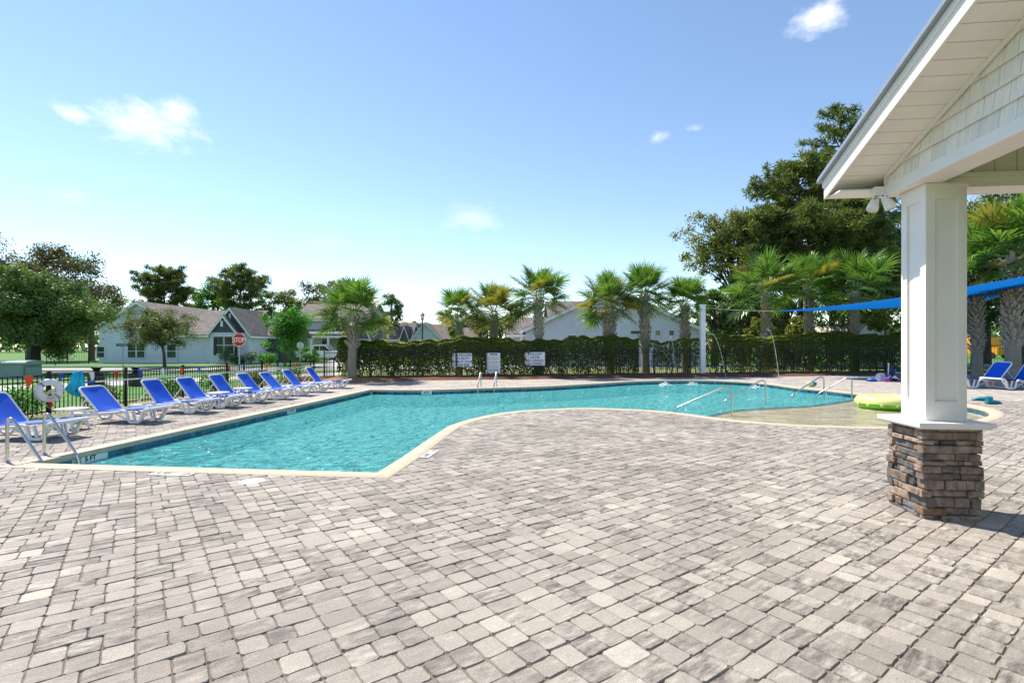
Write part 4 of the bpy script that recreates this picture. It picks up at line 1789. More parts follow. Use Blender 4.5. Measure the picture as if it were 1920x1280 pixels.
def pine(label, px, d, top_py, base_py, w_px, seed=0, tr=.22, nb=26, tuft=.55, group=None, dens=1.0, material='leaf_pine', taper=.55, bark='bark_dark', lay=0.0):
    """tall pine: bare stem, crown from base_py up to top_py, w_px wide"""
    rs = random.Random(seed * 13 + 3)
    b = W(px, d, -.03)
    k = d / FPX
    z1, z0 = Zp(top_py, d), Zp(base_py, d)
    wr = w_px / 2 * k
    t = thing('pine_tree', label, 'tree', b, YAW, group)
    wob = lambda z: Vector((.25 * math.sin(z * .35 + seed), .2 * math.sin(z * .3), z))
    zz = [z1 * i / 10 for i in range(11)]
    MB().tube([wob(z) for z in zz], [tr * (1.15 - .95 * z / z1) for z in zz], 9, False).build('trunk', bark, t, smooth=True)
    lim = MB()
    tufts = []
    for i in range(nb):
        u = (i + rs.random() * .6) / nb
        z = z0 + (z1 - z0) * u
        prof = math.sin(math.pi * min(1, max(.06, (u * .82 + .16)))) ** .7
        L_ = wr * prof * rs.uniform(.65, 1.12)
        a = i * 2.39996 + rs.uniform(-.3, .3)
        root = wob(z)
        tip = root + Vector((math.cos(a) * L_, math.sin(a) * L_ * .8, L_ * rs.uniform(.10, .60)))
        lim.tube([root, root.lerp(tip, .5) + Vector((0, 0, -.04 * L_)), tip], [tr * .28, tr * .17, tr * .05], 5, False)
        ns = max(3, int(L_ / (tuft * .62)))
        for s in range(ns):
            f = .30 + .72 * (s + 1) / ns
            side = rs.uniform(-.5, .5) * L_ * .45
            c = root.lerp(tip, f) + Vector((-math.sin(a) * side, math.cos(a) * side, rs.uniform(-.25, .45) * tuft))
            tufts.append((c, tuft * rs.uniform(.75, 1.35), rs.random()))
    tufts.append((Vector((wob(z1).x, wob(z1).y, z1 - .2)), tuft, .6))
    lim.build('limbs', bark, t)
    V, Rn = [], []
    per = int(95 * dens)
    for (c, r, tone) in tufts:
        d3 = unit(rng.normal(0, 1, (per, 3)) + np.array([[0, 0, .35]]))
        root = np.array([[c.x, c.y, c.z]]) + d3 * r * rng.uniform(0, .75, (per, 1)) * np.array([[1, 1, .85]])
        dd = unit(d3 + rng.normal(0, .45, (per, 3)))
        ln = r * rng.uniform(.32, .62, (per, 1))
        sd = unit(np.cross(dd, rng.normal(0, 1, (per, 3)))) * r * .085
        V.append(np.stack([root - sd, root + sd, root + dd * ln], 1))
        Rn.append(np.clip(tone * .55 + rng.uniform(0, .45, per), 0, 1))
    quads('needles', np.concatenate(V), material, np.concatenate(Rn), t)
    return t


BG = 'trees behind the houses'
tree('big dark live oak with golden top at the far left, near the street', 66, 32, 585, 132, 80, 'leaf_dark', .17, 170, 480, .26, group='street trees', seed=1, tone=.55, clump=.30, bark='bark_dark', depth_r=3.4, px_c=70)
tree('tall brownish oak behind the big left oak', 60, 58, 535, 150, 92, 'leaf_brown', .27, 120, 330, .4, group=BG, seed=2, clump=.28)
tree('brownish oak crown between the left oak and the grey gable', 172, 62, 572, 58, 58, 'leaf_brown', .27, 46, 160, .3, group=BG, seed=3)
tree('low dark tree just left of the pine above the grey house', 243, 80, 585, 40, 34, 'leaf_oak', .3, 26, 130, .3, group=BG, seed=4)
tree('small olive leaved oak on the lawn before the left grey house', 309, 41.5, 614, 72, 47, 'leaf_olive', .13, 110, 230, .11, group='street trees', seed=5, clump=.30, shell=.35, px_c=294)
tree('bright green young maple left of the white truck', 534, 44, 617, 46, 57, 'leaf_maple', .17, 70, 190, .11, group='street trees', seed=6, clump=.30, shell=.35, px_c=541)
tree('bush like young maple under the round sign, right of it', 582, 41, 664, 26, 18, 'leaf_maple', .13, 18, 130, .06, group='street trees', seed=7)
pine('feathery pine standing behind the left grey house', 310, 85, 505, 590, 104, 1, .26, 44, .62, BG)
pine('taller of the two pines above the dark gables', 452, 85, 504, 592, 108, 2, .26, 40, .72, BG, .9)
tree('light green tree left of the tall pine above the dark gables', 400, 90, 562, 46, 42, 'leaf_maple', .34, 40, 140, .3, group=BG, seed=8, tone=.2)
for i, (px, py, rx, ry, m) in enumerate(((352, 580, 30, 26, 'leaf_oak'), (505, 575, 32, 40, 'leaf_dark'), (545, 572, 36, 38, 'leaf_oak'), (590, 570, 38, 40, 'leaf_brown'), (628, 556, 40, 42, 'leaf_oak'),
                                         (735, 580, 24, 40, 'leaf_dark'))):
    wd = ('right of the feathery pine', 'first right of the tall pine', 'above the young maple', 'left of the two storey house roof', 'behind the two storey house roof', 'right of the corner palm crown')[i]
    tree('distant tree of the skyline, ' + wd, px, 95, py, rx, ry, m, .36, 34, 120, .3, group=BG, seed=20 + i)
for i, (px, py, rx, ry, d) in enumerate(((763, 618, 20, 20, 120), (805, 622, 18, 18, 125), (838, 610, 22, 26, 110), (870, 605, 26, 28, 105), (900, 612, 34, 34, 85), (938, 618, 34, 32, 80))):
    wd = ('left of the lamp post', 'right of the lamp post', 'left of the slim palm', 'behind the slim palm trunk', 'between the slim palm and its neighbour', 'left of the right hand grey house')[i]
    tree('far dark tree ' + wd, px, d, py, rx, ry, 'leaf_dark', .34, 26, 110, .3, group=BG, seed=30 + i)
tree('pale green bush in front of the light blue gable', 850, 60, 622, 14, 26, 'leaf_yellow', .22, 22, 90, .08, group=BG, seed=40)

WD = 'trees of the wood on the right'
tree('airy broad oak at the left end of the wood, limbs against the sky', 1392, 50, 455, 92, 84, 'leaf_oak', .26, 95, 120, .34, px_c=1358, group=WD, seed=50, clump=.20, shell=.5, bark='bark_dark', tone=.5)
pine('middle pine of the wood, rounded crown left of the roof tail', 1500, 54, 316, 430, 172, 5, .30, 44, .72, WD, .7)
pine('tallest pine of the wood, beside the pavilion roof edge', 1576, 57, 205, 400, 150, 6, .34, 34, .72, WD, .65, 'leaf_pine')
pine('broad low pine in front of the wood, above the left palm of the three', 1440, 46, 405, 520, 150, 7, .26, 42, .68, WD, .75)
pine('broad low pine in front of the wood, above the middle palm of the three', 1520, 45, 395, 520, 170, 8, .26, 42, .68, WD, .75)
pine('leafy pine in front of the wood, above the right palm of the three', 1600, 47, 375, 505, 150, 9, .26, 42, .68, WD, .75)
for i, (px, py, rx, ry, d, m) in enumerate(((1652, 430, 76, 100, 55, 'leaf_dark'), (1340, 590, 40, 62, 46, 'leaf_dark'), (1400, 575, 56, 72, 47, 'leaf_dark'), (1475, 560, 64, 84, 49, 'leaf_oak'),
                                            (1560, 545, 66, 100, 50, 'leaf_dark'), (1640, 540, 70, 100, 48, 'leaf_oak'), (1735, 500, 90, 150, 52, 'leaf_dark'), (1850, 420, 95, 70, 50, 'leaf_pine'),
                                            (1830, 560, 70, 80, 46, 'leaf_dark'), (1915, 540, 80, 100, 47, 'leaf_dark'), (2030, 470, 120, 170, 50, 'leaf_oak'))):
    wd = ('dark, high behind the floodlight', 'low, right of the grey house', 'low, behind the white shade post rope', 'behind the left palm of the three', 'behind the middle palm of the three', 'behind the right palm of the three',
          'hidden mostly by the white column', 'fine leaved crown under the pavilion beam', 'low, between column and right palms', 'low, behind the rightmost palm', 'outside the right edge, overhanging')[i]
    tree('broadleaf tree of the wood, ' + wd, px, d, py, rx, ry, m, .30, 70, 150, .3, group=WD, seed=60 + i, clump=.26, depth_r=3.5)
for i, (px, py, rx, ry, d) in enumerate(((1425, 612, 30, 20, 40), (1500, 612, 30, 22, 41), (1660, 600, 40, 26, 41), (1655, 485, 46, 44, 50))):
    wd = ('under the left palm of the three', 'under the middle palm of the three', 'right of the tan shed', 'beside the white column')[i]
    tree('yellow green bush of the wood edge ' + wd, px, d, py, rx, ry, 'leaf_yellow', .2, 30, 110, .07, group=WD, seed=80 + i)

# far-off wood closing the view all round, too distant to tell trees apart
n = 60000
an = rng.uniform(0, 2 * math.pi, n)
rad = rng.uniform(170, 215, n)
hh = 9 + 3 * np.sin(an * 17) + 2.2 * np.sin(an * 41 + 1) + 1.4 * np.sin(an * 97)
zz = rng.uniform(0, 1, n) ** .7 * hh
P = np.stack([rad * np.cos(an), 60 + rad * np.sin(an), zz], 1)
V = leaf_quads(P, np.stack([-np.cos(an), -np.sin(an), np.full(n, .6)], 1), 1.9, .6)
fw_ = quads('distant_wood', V, 'leaf_dark', rng.uniform(.2, 1, n))
tag(fw_, 'far dark line of woods on the horizon beyond the houses', 'woods', kind='stuff')

# ------------------------------------------------------------------ houses
def gable(t, x0, x1, y0, y1, ze, zr, axis, wall, roof='house_roof', trim='trim', ov=.35, gable_mat=None, zb=-.03, xr=None):
    """block of a house in its own frame: walls, two roof slopes, rake and eave boards. axis 'y': ridge runs away from the viewer"""
    m = MB()
    m.span((x0, y0, zb), (x1, y1, ze))
    m.build('wall', wall, t)
    th = .14
    if axis == 'y':
        xm = (x0 + x1) / 2 if xr is None else xr
        for ya in (y0, y1):
            s = -1 if ya == y0 else 1
            g = MB()
            g.add([(x0, ya, ze + .002), (x1, ya, ze + .002), (xm, ya, zr), (x0, ya - s * .1, ze + .002), (x1, ya - s * .1, ze + .002), (xm, ya - s * .1, zr)],
                  [(0, 1, 2), (5, 4, 3), (0, 3, 4, 1), (1, 4, 5, 2), (2, 5, 3, 0)])
            g.build('gable_wall', gable_mat or wall, t)
        for xe in (x0, x1):
            k = (zr - ze) / abs(xe - xm)
            s = 1 if xe > xm else -1
            xo, zo = xe + s * ov, ze - k * ov
            r = MB()
            r.add([(xm, y0 - ov, zr + .01), (xo, y0 - ov, zo + .01), (xo, y1 + ov, zo + .01), (xm, y1 + ov, zr + .01),
                   (xm, y0 - ov, zr + .01 + th), (xo, y0 - ov, zo + .01 + th), (xo, y1 + ov, zo + .01 + th), (xm, y1 + ov, zr + .01 + th)],
                  [(0, 1, 2, 3), (7, 6, 5, 4), (0, 4, 5, 1), (2, 6, 7, 3), (1, 5, 6, 2), (3, 7, 4, 0)])
            r.build('roof', roof, t)
            b = MB()
            b.add([(xm, y0 - ov - .03, zr - .20), (xo, y0 - ov - .03, zo - .20), (xo, y0 - ov - .03, zo + .10), (xm, y0 - ov - .03, zr + .10),
                   (xm, y0 - ov - .003, zr - .20), (xo, y0 - ov - .003, zo - .20), (xo, y0 - ov - .003, zo + .10), (xm, y0 - ov - .003, zr + .10)],
                  [(0, 1, 2, 3), (7, 6, 5, 4), (0, 4, 5, 1), (2, 6, 7, 3), (1, 5, 6, 2), (3, 7, 4, 0)])
            b.build('rake_board', trim, t)
            MB().span((xo - .03, y0 - ov, zo - .16), (xo + .03, y1 + ov, zo + .06)).build('eave_board', trim, t)
    else:
        ym = (y0 + y1) / 2
        for xa in (x0, x1):
            s = -1 if xa == x0 else 1
            g = MB()
            g.add([(xa, y0, ze + .002), (xa, y1, ze + .002), (xa, ym, zr), (xa - s * .1, y0, ze + .002), (xa - s * .1, y1, ze + .002), (xa - s * .1, ym, zr)],
                  [(0, 1, 2), (5, 4, 3), (0, 3, 4, 1), (1, 4, 5, 2), (2, 5, 3, 0)])
            g.build('gable_wall', gable_mat or wall, t)
        for ye in (y0, y1):
            k = (zr - ze) / abs(ye - ym)
            s = 1 if ye > ym else -1
            yo, zo = ye + s * ov, ze - k * ov
            r = MB()
            r.add([(x0 - ov, ym, zr + .01), (x0 - ov, yo, zo + .01), (x1 + ov, yo, zo + .01), (x1 + ov, ym, zr + .01),
                   (x0 - ov, ym, zr + .01 + th), (x0 - ov, yo, zo + .01 + th), (x1 + ov, yo, zo + .01 + th), (x1 + ov, ym, zr + .01 + th)],
                  [(0, 1, 2, 3), (7, 6, 5, 4), (0, 4, 5, 1), (2, 6, 7, 3), (1, 5, 6, 2), (3, 7, 4, 0)])
            r.build('roof', roof, t)
            MB().span((x0 - ov, yo - .03, zo - .16), (x1 + ov, yo + .03, zo + .06)).build('eave_board', trim, t)


def window(t, x, z, w, h, y, bars=1, shutters=False, name='window'):
    """window set on a wall facing -y"""
    f = MB()
    fr = .09
    f.span((x - w / 2 - fr, y - .06, z - h / 2 - fr), (x - w / 2, y - .004, z + h / 2 + fr))
    f.span((x + w / 2, y - .06, z - h / 2 - fr), (x + w / 2 + fr, y - .004, z + h / 2 + fr))
    f.span((x - w / 2, y - .059, z + h / 2), (x + w / 2, y - .004, z + h / 2 + fr))
    f.span((x - w / 2, y - .059, z - h / 2 - fr), (x + w / 2, y - .004, z - h / 2))
    o = f.build(name, 'trim', t)
    MB().span((x - w / 2, y - .02, z - h / 2), (x + w / 2, y - .005, z + h / 2)).build('pane', 'window_glass', o)
    if bars:
        MB().span((x - w / 2, y - .05, z - .03), (x + w / 2, y - .021, z + .03)).build('sash_bar', 'trim', o)
    if shutters:
        for s in (-1, 1):
            MB().span((x + s * (w / 2 + fr + .03), y - .05, z - h / 2), (x + s * (w / 2 + fr + .36), y - .004, z + h / 2)).build('shutter', 'shutter', t)
    return o


def house(label, pxc, d):
    """frame whose x is metres right of photo column pxc and y metres behind depth d"""
    t = thing('house', label, 'house', W(pxc, d, -.0), YAW, 'houses round the pool')
    k = d / FPX
    return t, (lambda px: (px - pxc) * k), (lambda py: Zp(py, d))


# left grey house
t, X, Z = house('long grey house with gable wall and twin dark gables behind the stop sign', 300, 53)
gable(t, X(186), X(334), 0, 14, Z(611), Z(567), 'y', 'siding')
gable(t, X(330), X(445), .05, 12, Z(626), Z(577), 'x', 'siding', ov=.4)
gable(t, X(411), X(478), -1.2, 6, Z(624), Z(580), 'y', 'siding', gable_mat='siding_dark', ov=.30)
gable(t, X(414), X(462), -1.85, -1.25, Z(624), Z(594), 'y', 'siding', gable_mat='siding_dark', ov=.18)
gable(t, X(470), X(505), 2.5, 10, Z(627), Z(588), 'x', 'siding_dark', ov=.4)
for px, w in ((173, 0), (248, .85), (264, .85), (322, .9)):
    if w:
        window(t, X(px), Z(658), w, 1.35, 0 if px < 330 else .05)
window(t, X(173) + .9, Z(660), .75, 1.1, 0)
window(t, X(430), Z(647), .95, 1.7, -1.85, shutters=False)
window(t, X(448), Z(647), .95, 1.7, -1.85)
MB().span((X(422) - .1, -1.91, Z(665)), (X(422) + .2, -1.86, Z(632))).build('shutter', 'shutter', t)
MB().span((X(458), -1.91, Z(665)), (X(458) + .3, -1.86, Z(632))).build('shutter', 'shutter', t)
for px, py in ((435, 608), (443, 594)):
    y = -1.86 if py == 608 else -1.21
    MB().span((X(px) - .12, y - .05, Z(py) - .3), (X(px) + .12, y - .004, Z(py) + .3)).build('louvre', 'trim', t)
MB().tube([(X(411) - .05, -1.3, .05), (X(411) - .05, -1.3, Z(628)), (X(408), -1.3, Z(625))], .06, 8).build('downpipe', 'trim', t)
MB().lathe([(.16, 0), (.16, .02), (.12, .02)], 16, (0, 0, 0)).build('gable_vent', 'trim', t).location = (X(258), -.02, Z(583))
for i, (px, dd, r, h) in enumerate(((423, 50.5, .75, 1.5), (443, 50, .55, .9), (452, 50, .5, .8), (471, 50, .7, 1.25), (492, 49, .6, 1.1), (506, 48, .7, 1.2))):
    wd = ('left of the stop sign post', 'directly behind the stop sign post', 'right of the stop sign post', 'at the right end of the twin gables', 'left of the young maple', 'under the young maple')[i]
    shrub('dark rounded shrub before the left grey house, ' + wd, W(px, dd, -.03), r, h, 700, 'leaf_dark' if i < 4 else 'leaf_maple', .15, 'foundation shrubs')

# two storey house
t, X, Z = house('two storey pale house with hipped look roof and dark porch roof, behind the corner palm', 625, 72)
gable(t, X(556), X(690), 0, 10, Z(597), Z(566), 'x', 'siding_light', ov=.5)
gable(t, X(676), X(706), -3.0, 6, Z(636), Z(605), 'y', 'siding_light', gable_mat='siding_dark', ov=.3)
pr = MB()
pr.add([(X(575), -3.2, Z(627)), (X(675), -3.2, Z(627)), (X(675), -.02, Z(618)), (X(575), -.02, Z(618)), (X(575), -3.2, Z(629.5)), (X(675), -3.2, Z(629.5)), (X(675), -.02, Z(620)), (X(575), -.02, Z(620))],
       [(0, 1, 2, 3), (7, 6, 5, 4), (0, 4, 5, 1), (1, 5, 6, 2), (2, 6, 7, 3), (3, 7, 4, 0)])
pr.build('porch_roof', 'siding_dark', t)
MB().span((X(577), -3.1, Z(634)), (X(674), -2.9, Z(629.6))).build('porch_beam', 'trim', t)
for px in (600, 630, 650, 672):
    MB().span((X(px) - .14, -3.12, -.03), (X(px) + .14, -2.86, Z(634))).build('porch_column', 'trim', t)
for px in (634, 645, 655):
    window(t, X(px), Z(611), .62, 1.2, 0)
for px in (612, 640):
    window(t, X(px), Z(645), 1.2, 1.6, 0)
MB().span((X(686) - .1, -3.06, Z(619)), (X(686) + .12, -3.004, Z(612))).build('louvre', 'trim', t)
tr_ = t

# far houses behind the hedge
t, X, Z = house('distant grey roofed house with small white trimmed dormers, left of the lamp post', 750, 92)
gable(t, X(726), X(790), 0, 10, Z(634), Z(604), 'x', 'siding', ov=.5)
gable(t, X(755), X(770), -2, 3, Z(634), Z(613), 'y', 'siding_dark', ov=.3)
gable(t, X(776), X(796), -2.5, 3, Z(638), Z(609), 'y', 'siding_dark', ov=.3)
window(t, X(786), Z(627), .5, 1.0, -2.5)
t, X, Z = house('distant pale blue gabled house with tan roof, right of the lamp post', 815, 84)
gable(t, X(768), X(832), 0, 12, Z(640), Z(605), 'y', 'siding', ov=.4, xr=X(797))
gable(t, X(797), X(840), 1, 9, Z(634), Z(607), 'x', 'siding_tan', ov=.4)
t, X, Z = house('distant house with plain grey roof behind the slim palm', 890, 84)
gable(t, X(868), X(906), 0, 9, Z(637), Z(614), 'x', 'siding_tan', ov=.5)

# right grey house
t, X, Z = house('large blue grey gabled house behind the middle palms', 1150, 45)
gable(t, X(986), X(1313), 0, 12, Z(617), Z(541), 'y', 'siding', ov=.35)
gable(t, X(957), X(1100), 2.2, 11, Z(624), Z(590), 'x', 'siding_light', ov=.45)
gable(t, X(1045), X(1150), 6, 14, Z(590), Z(549), 'x', 'siding', ov=.4)
for px in (1233, 1259):
    window(t, X(px), Z(624), .42, .42, 0, 0)
window(t, X(1192), Z(623), .95, .28, 0, 0)
window(t, X(1073), Z(634), .7, .5, 0, 0)
for px in (1063, 1097, 1196):
    MB().lathe([(.001, -.07), (.08, -.05), (.10, 0), (.08, .05), (.001, .07)], 12).build('wall_lamp', 'trim', t).location = (X(px), -.08, Z(613 if px < 1150 else 609))
MB().span((X(957), -.4, 0), (X(957) + .25, -.15, Z(626))).build('porch_column', 'trim', t)
MB().span((X(975), -.4, 0), (X(975) + .25, -.15, Z(626))).build('porch_column', 'trim', t)

# tan shed
t = thing('shed', 'tan barn roofed shed behind the hedge under the right palm of the three', 'shed', W(1606, 47), YAW)
k = 47 / FPX
X = lambda px: (px - 1606) * k
Z = lambda py: Zp(py, 47)
prf = [(X(1610), .0), (X(1610), Z(622)), (X(1620), Z(611)), (X(1638), Z(605.5)), (X(1657), Z(611)), (X(1667), Z(622)), (X(1667), 0)]
MB().prism(prf, 0, .2, FACE_CAM).build('end_wall', 'siding_tan', t)
rf = MB()
top = prf[1:6]
top2 = [(x, z + .06) for x, z in top]
for (a, b) in zip(top2[:-1], top2[1:]):
    rf.add([(a[0], -.1, a[1]), (b[0], -.1, b[1]), (b[0] - 2.7, 5.5, b[1]), (a[0] - 2.7, 5.5, a[1])], [(0, 1, 2, 3)])
    rf.add([(a[0], -.1, a[1] - .07), (b[0], -.1, b[1] - .07), (b[0] - 2.7, 5.5, b[1] - .07), (a[0] - 2.7, 5.5, a[1] - .07)], [(3, 2, 1, 0)])
rf.build('roof', 'siding_tan', t)
MB().lathe([(.14, 0), (.14, .03), (.02, .03)], 16).build('vent', 'ink', t).location = (X(1638), -.21, Z(611) - .05)
t.children[-1].rotation_euler = (R(90), 0, 0)

# ------------------------------------------------------------------ street furniture
def post_sign(name, label, cat, px, d, base_h):
    return thing(name, label, cat, W(px, d, -.03), YAW)


d = 31
t = post_sign('stop_sign', 'red octagonal STOP sign on a grey post beyond the fence', 'sign', 448, d, 0)
zc = Zp(636, d)
rr = 12.4 / FPX * d
oct_ = lambda r: [(r / math.cos(R(22.5)) * math.cos(R(22.5 + 45 * i)), r / math.cos(R(22.5)) * math.sin(R(22.5 + 45 * i))) for i in range(8)]
MB().box((0, .05, (zc + rr) / 2), (.07, .05, zc + rr * .8)).build('post', 'galvanised', t)
MB().prism(oct_(rr), -.006, .0, Matrix.Translation((0, 0, zc)) @ FACE_CAM).build('border', 'sign_white', t)
MB().prism(oct_(rr * .92), .0005, .004, Matrix.Translation((0, 0, zc)) @ FACE_CAM).build('face', 'sign_red', t)
put_text(t, 'STOP', rr * .95, 'sign_white', (0, -.008, zc - .02), bold=.008, xs=.75)

t = post_sign('back_of_sign', 'round white back of a small sign on a grey post right of the maple', 'sign', 563, 33, 0)
zc = Zp(646.5, 33)
MB().prism(oct_(.22), .0, .01, Matrix.Translation((0, 0, zc)) @ FACE_CAM).build('plate', 'siding_light', t)
MB().box((0, -.03, (zc + .2) / 2), (.05, .03, zc + .2)).build('post', 'galvanised', t)

t = post_sign('street_name_sign', 'green street name sign on a thin post before the left grey house', 'sign', 231, 33, 0)
zc = Zp(645.5, 33)
MB().box((0, 0, zc / 2 + .04), (.05, .05, zc + .08)).build('post', 'galvanised', t)
MB().box((0, -.04, zc), (.82, .015, .17)).build('blade', 'sign_green', t)
lt = MB()
for i, (x, w) in enumerate(((-.28, .06), (-.19, .08), (-.1, .05), (-.02, .08), (.07, .06), (.15, .07), (.24, .08))):
    lt.box((x, -.049, zc + (.01 if i % 2 else -.005)), (w, .002, .07))
lt.build('lettering', 'siding_light', t)

t = post_sign('lamp_post', 'black lantern lamp post above the hedge by the distant houses', 'lamp post', 792, 46, 0)
zt = Zp(584, 46)
MB().tube([(0, 0, 0), (0, 0, .5), (0, 0, .55), (0, 0, zt - .75)], [.13, .12, .07, .055], 12).build('pole', 'black_metal', t, smooth=True)
MB().lathe([(.06, zt - .76), (.14, zt - .70), (.17, zt - .66)], 12).build('collar', 'black_metal', t)
MB().lathe([(.12, zt - .66), (.20, zt - .30)], 8).build('lantern_glass', 'lamp_glass', t)
MB().lathe([(.25, zt - .30), (.20, zt - .24), (.08, zt - .12), (.03, zt - .08), (.03, zt), (.001, zt + .02)], 12).build('hood', 'black_metal', t)
for i in range(4):
    a = R(45 + 90 * i)
    MB().tube([(.125 * math.cos(a), .125 * math.sin(a), zt - .66), (.205 * math.cos(a), .205 * math.sin(a), zt - .30)], .012, 6).build('lantern_bar', 'black_metal', t)

# grey green utility cabinet with a rounded lid at the left edge
t = thing('utility_cabinet', 'grey green utility cabinet with rounded lid at the left edge behind the fence', 'cabinet', W(2, 26.5, -.03), YAW)
k = 26.5 / FPX
x0, x1 = -75 * k, 40 * k
zt = Zp(676, 26.5) + .03
MB().span((x0, 0, 0), (x1, 1.1, zt - .22)).build('body', 'box_green', t, bevel=.02)
lid = [(-.04, zt - .219), (-.04, zt - .1), (.12, zt - .02), (.4, zt), (.75, zt), (1.0, zt - .02), (1.14, zt - .1), (1.14, zt - .219)]
MB().prism(lid, x0 - .03, x1 + .16, Matrix(((0, 0, 1, 0), (1, 0, 0, 0), (0, 1, 0, 0), (0, 0, 0, 1)))).build('lid', 'box_green', t)
MB().span((x1 + .002, .12, .1), (x1 + .11, 1.0, zt - .35)).build('side_hood', 'box_green', t, bevel=.02)
MB().span((x0 - .1, -.12, 0), (x1 + .2, 1.2, .06)).build('plinth', 'kerb', t)

# dark bins with flared tops beyond the fence
for i, (px, d) in enumerate(((181, 19.5), (254, 22.0))):
    t = thing('litter_bin', ('dark brown litter bin with flared black top behind the turquoise towel', 'dark brown litter bin with flared black top behind the third lounger')[i], 'bin', W(px, d, -.03), YAW, 'litter bins beyond the fence')
    zt = Zp(688, d) + .03
    MB().lathe([(.24, 0), (.26, .05), (.26, zt - .34), (.22, zt - .30)], 20).build('body', 'bin_brown', t, smooth=True)
    MB().lathe([(.27, zt - .30), (.27, zt - .25), (.10, zt - .18)], 20).build('shoulder', 'black_metal', t, smooth=True)
    MB().lathe([(.10, zt - .18), (.12, zt - .08), (.20, zt - .01), (.20, zt), (.13, zt - .02)], 20).build('flared_top', 'black_metal', t, smooth=True)

# white pick-up truck
def truck(px, d):
    t = thing('pickup_truck', 'white pickup truck parked left of the hedge, half hidden by it', 'truck', W(px, d, -.02), YAW + R(4))
    side = [(-2.7, .55), (-2.7, 1.15), (-1.0, 1.18), (-.95, 1.25), (-.75, 1.85), (.55, 1.87), (1.15, 1.28), (2.3, 1.18), (2.75, 1.0), (2.75, .5)]
    MB().prism(side, -.95, .95, FACE_CAM).build('body', 'truck_white', t, bevel=.05)
    for s in (-1, 1):
        y = s * .957
        for P in ([(-.78, 1.27), (-.62, 1.75), (-.08, 1.77), (-.08, 1.27)], [(-.02, 1.27), (-.02, 1.77), (.50, 1.77), (.95, 1.28)]):
            q = MB()
            q.add([(a, y, b) for a, b in P] + [(a, y - s * .03, b) for a, b in P], [(0, 1, 2, 3), (7, 6, 5, 4), (0, 4, 5, 1), (1, 5, 6, 2), (2, 6, 7, 3), (3, 7, 4, 0)])
            q.build('side_window', 'window_glass', t)
        MB().span((.75, y - .02, 1.22), (.92, y + s * .2, 1.42)).build('mirror', 'ink', t, bevel=.02)
        for x in (-1.75, 1.85):
            wh = MB().lathe([(.001, -.12), (.25, -.12), (.36, -.10), (.38, 0), (.36, .10), (.25, .12), (.001, .12)], 20).build('wheel', 'rubber', t, smooth=True)
            wh.location = (x, s * .86, .38)
            wh.rotation_euler = (R(90), 0, 0)
            MB().lathe([(.001, -.128), (.2, -.125), (.2, .125), (.001, .128)], 14).build('rim', 'galvanised', wh)
    q = MB()
    q.add([(.60, -.82, 1.83), (.60, .82, 1.83), (1.14, .86, 1.31), (1.14, -.86, 1.31), (.64, -.82, 1.86), (.64, .82, 1.86), (1.18, .86, 1.34), (1.18, -.86, 1.34)],
          [(0, 1, 2, 3), (7, 6, 5, 4), (0, 4, 5, 1), (1, 5, 6, 2), (2, 6, 7, 3), (3, 7, 4, 0)])
    q.build('windscreen', 'window_glass', t)
    for s in (-1, 1):
        MB().span((2.66, s * .55, .85), (2.78, s * .9, 1.05)).build('headlight', 'lamp_glass', t)
    MB().span((2.70, -.9, .5), (2.86, .9, .72)).build('bumper', 'galvanised', t, bevel=.03)


truck(605, 56)

# school bus, seen between the two right hand palms
t = thing('school_bus', 'yellow school bus behind the fence between the right hand palms', 'bus', W(1864, 74, -.02), YAW + R(8))
MB().prism([(-1.25, .6), (-1.25, 2.75), (-1.0, 3.0), (1.0, 3.0), (1.25, 2.75), (1.25, .6)], -9, 0, FACE_CAM).build('body', 'bus_yellow', t, bevel=.04)
MB().span((-1.05, -.06, 1.55), (1.05, -.004, 2.45)).build('windscreen', 'window_glass', t)
MB().prism([(-1.1, .5), (-1.1, 1.5), (-.9, 1.62), (.9, 1.62), (1.1, 1.5), (1.1, .5)], .02, 1.4, FACE_CAM).build('bonnet', 'bus_yellow', t, bevel=.06)
for s in (-1, 1):
    MB().lathe([(.13, 0), (.13, .05), (.02, .06)], 14).build('headlight', 'lamp_glass', t).location = (s * .85, -1.45, 1.05)
    t.children[-1].rotation_euler = (R(90), 0, 0)
    wh = MB().lathe([(.001, -.14), (.3, -.14), (.45, -.1), (.45, .1), (.3, .14), (.001, .14)], 18).build('wheel', 'rubber', t, smooth=True)
    wh.location, wh.rotation_euler = (s * 1.05, -.6, .45), (0, R(90), 0)

# ------------------------------------------------------------------ signs on the back fence
def fence_sign(name, label, cat, px, py0, py1, w_px, lines=None, small=False):
    x = hx(px, 1.42)
    y = back_y(x) - .05
    d = depth((x, y))
    k = d / FPX
    z0, z1 = Zp(py1, d), Zp(py0, d)
    w = w_px * k
    t = thing(name, label, cat, (x, y, 0), math.atan(.288) * .35)
    MB().box((0, 0, (z0 + z1) / 2), (w, .012, z1 - z0)).build('board', 'sign_white', t, bevel=.003)
    if lines:
        n = len(lines)
        for i, (tx, s) in enumerate(lines):
            put_text(t, tx, (z1 - z0) * s, 'sign_blue', (0, -.010, z1 - (z1 - z0) * (i + .56) / n), bold=.002, xs=.9)
    if small:
        m = MB()
        rs = random.Random(3)
        z = z1 - .17
        while z > z0 + .06:
            m.box((rs.uniform(-.03, .0), -.0075, z), (w * rs.uniform(.7, .86), .002, .016))
            z -= .042 if rs.random() < .8 else .085
        m.build('small_print', 'print_grey', t)
        MB().box((0, -.0075, z1 - .075), (w * .62, .002, .06)).build('heading', 'ink', t)
    for s in (-1, 1):
        MB().box((s * w * .38, .02, z1 - .06), (.02, .05, .03)).build('clip', 'galvanised', t)
    return t


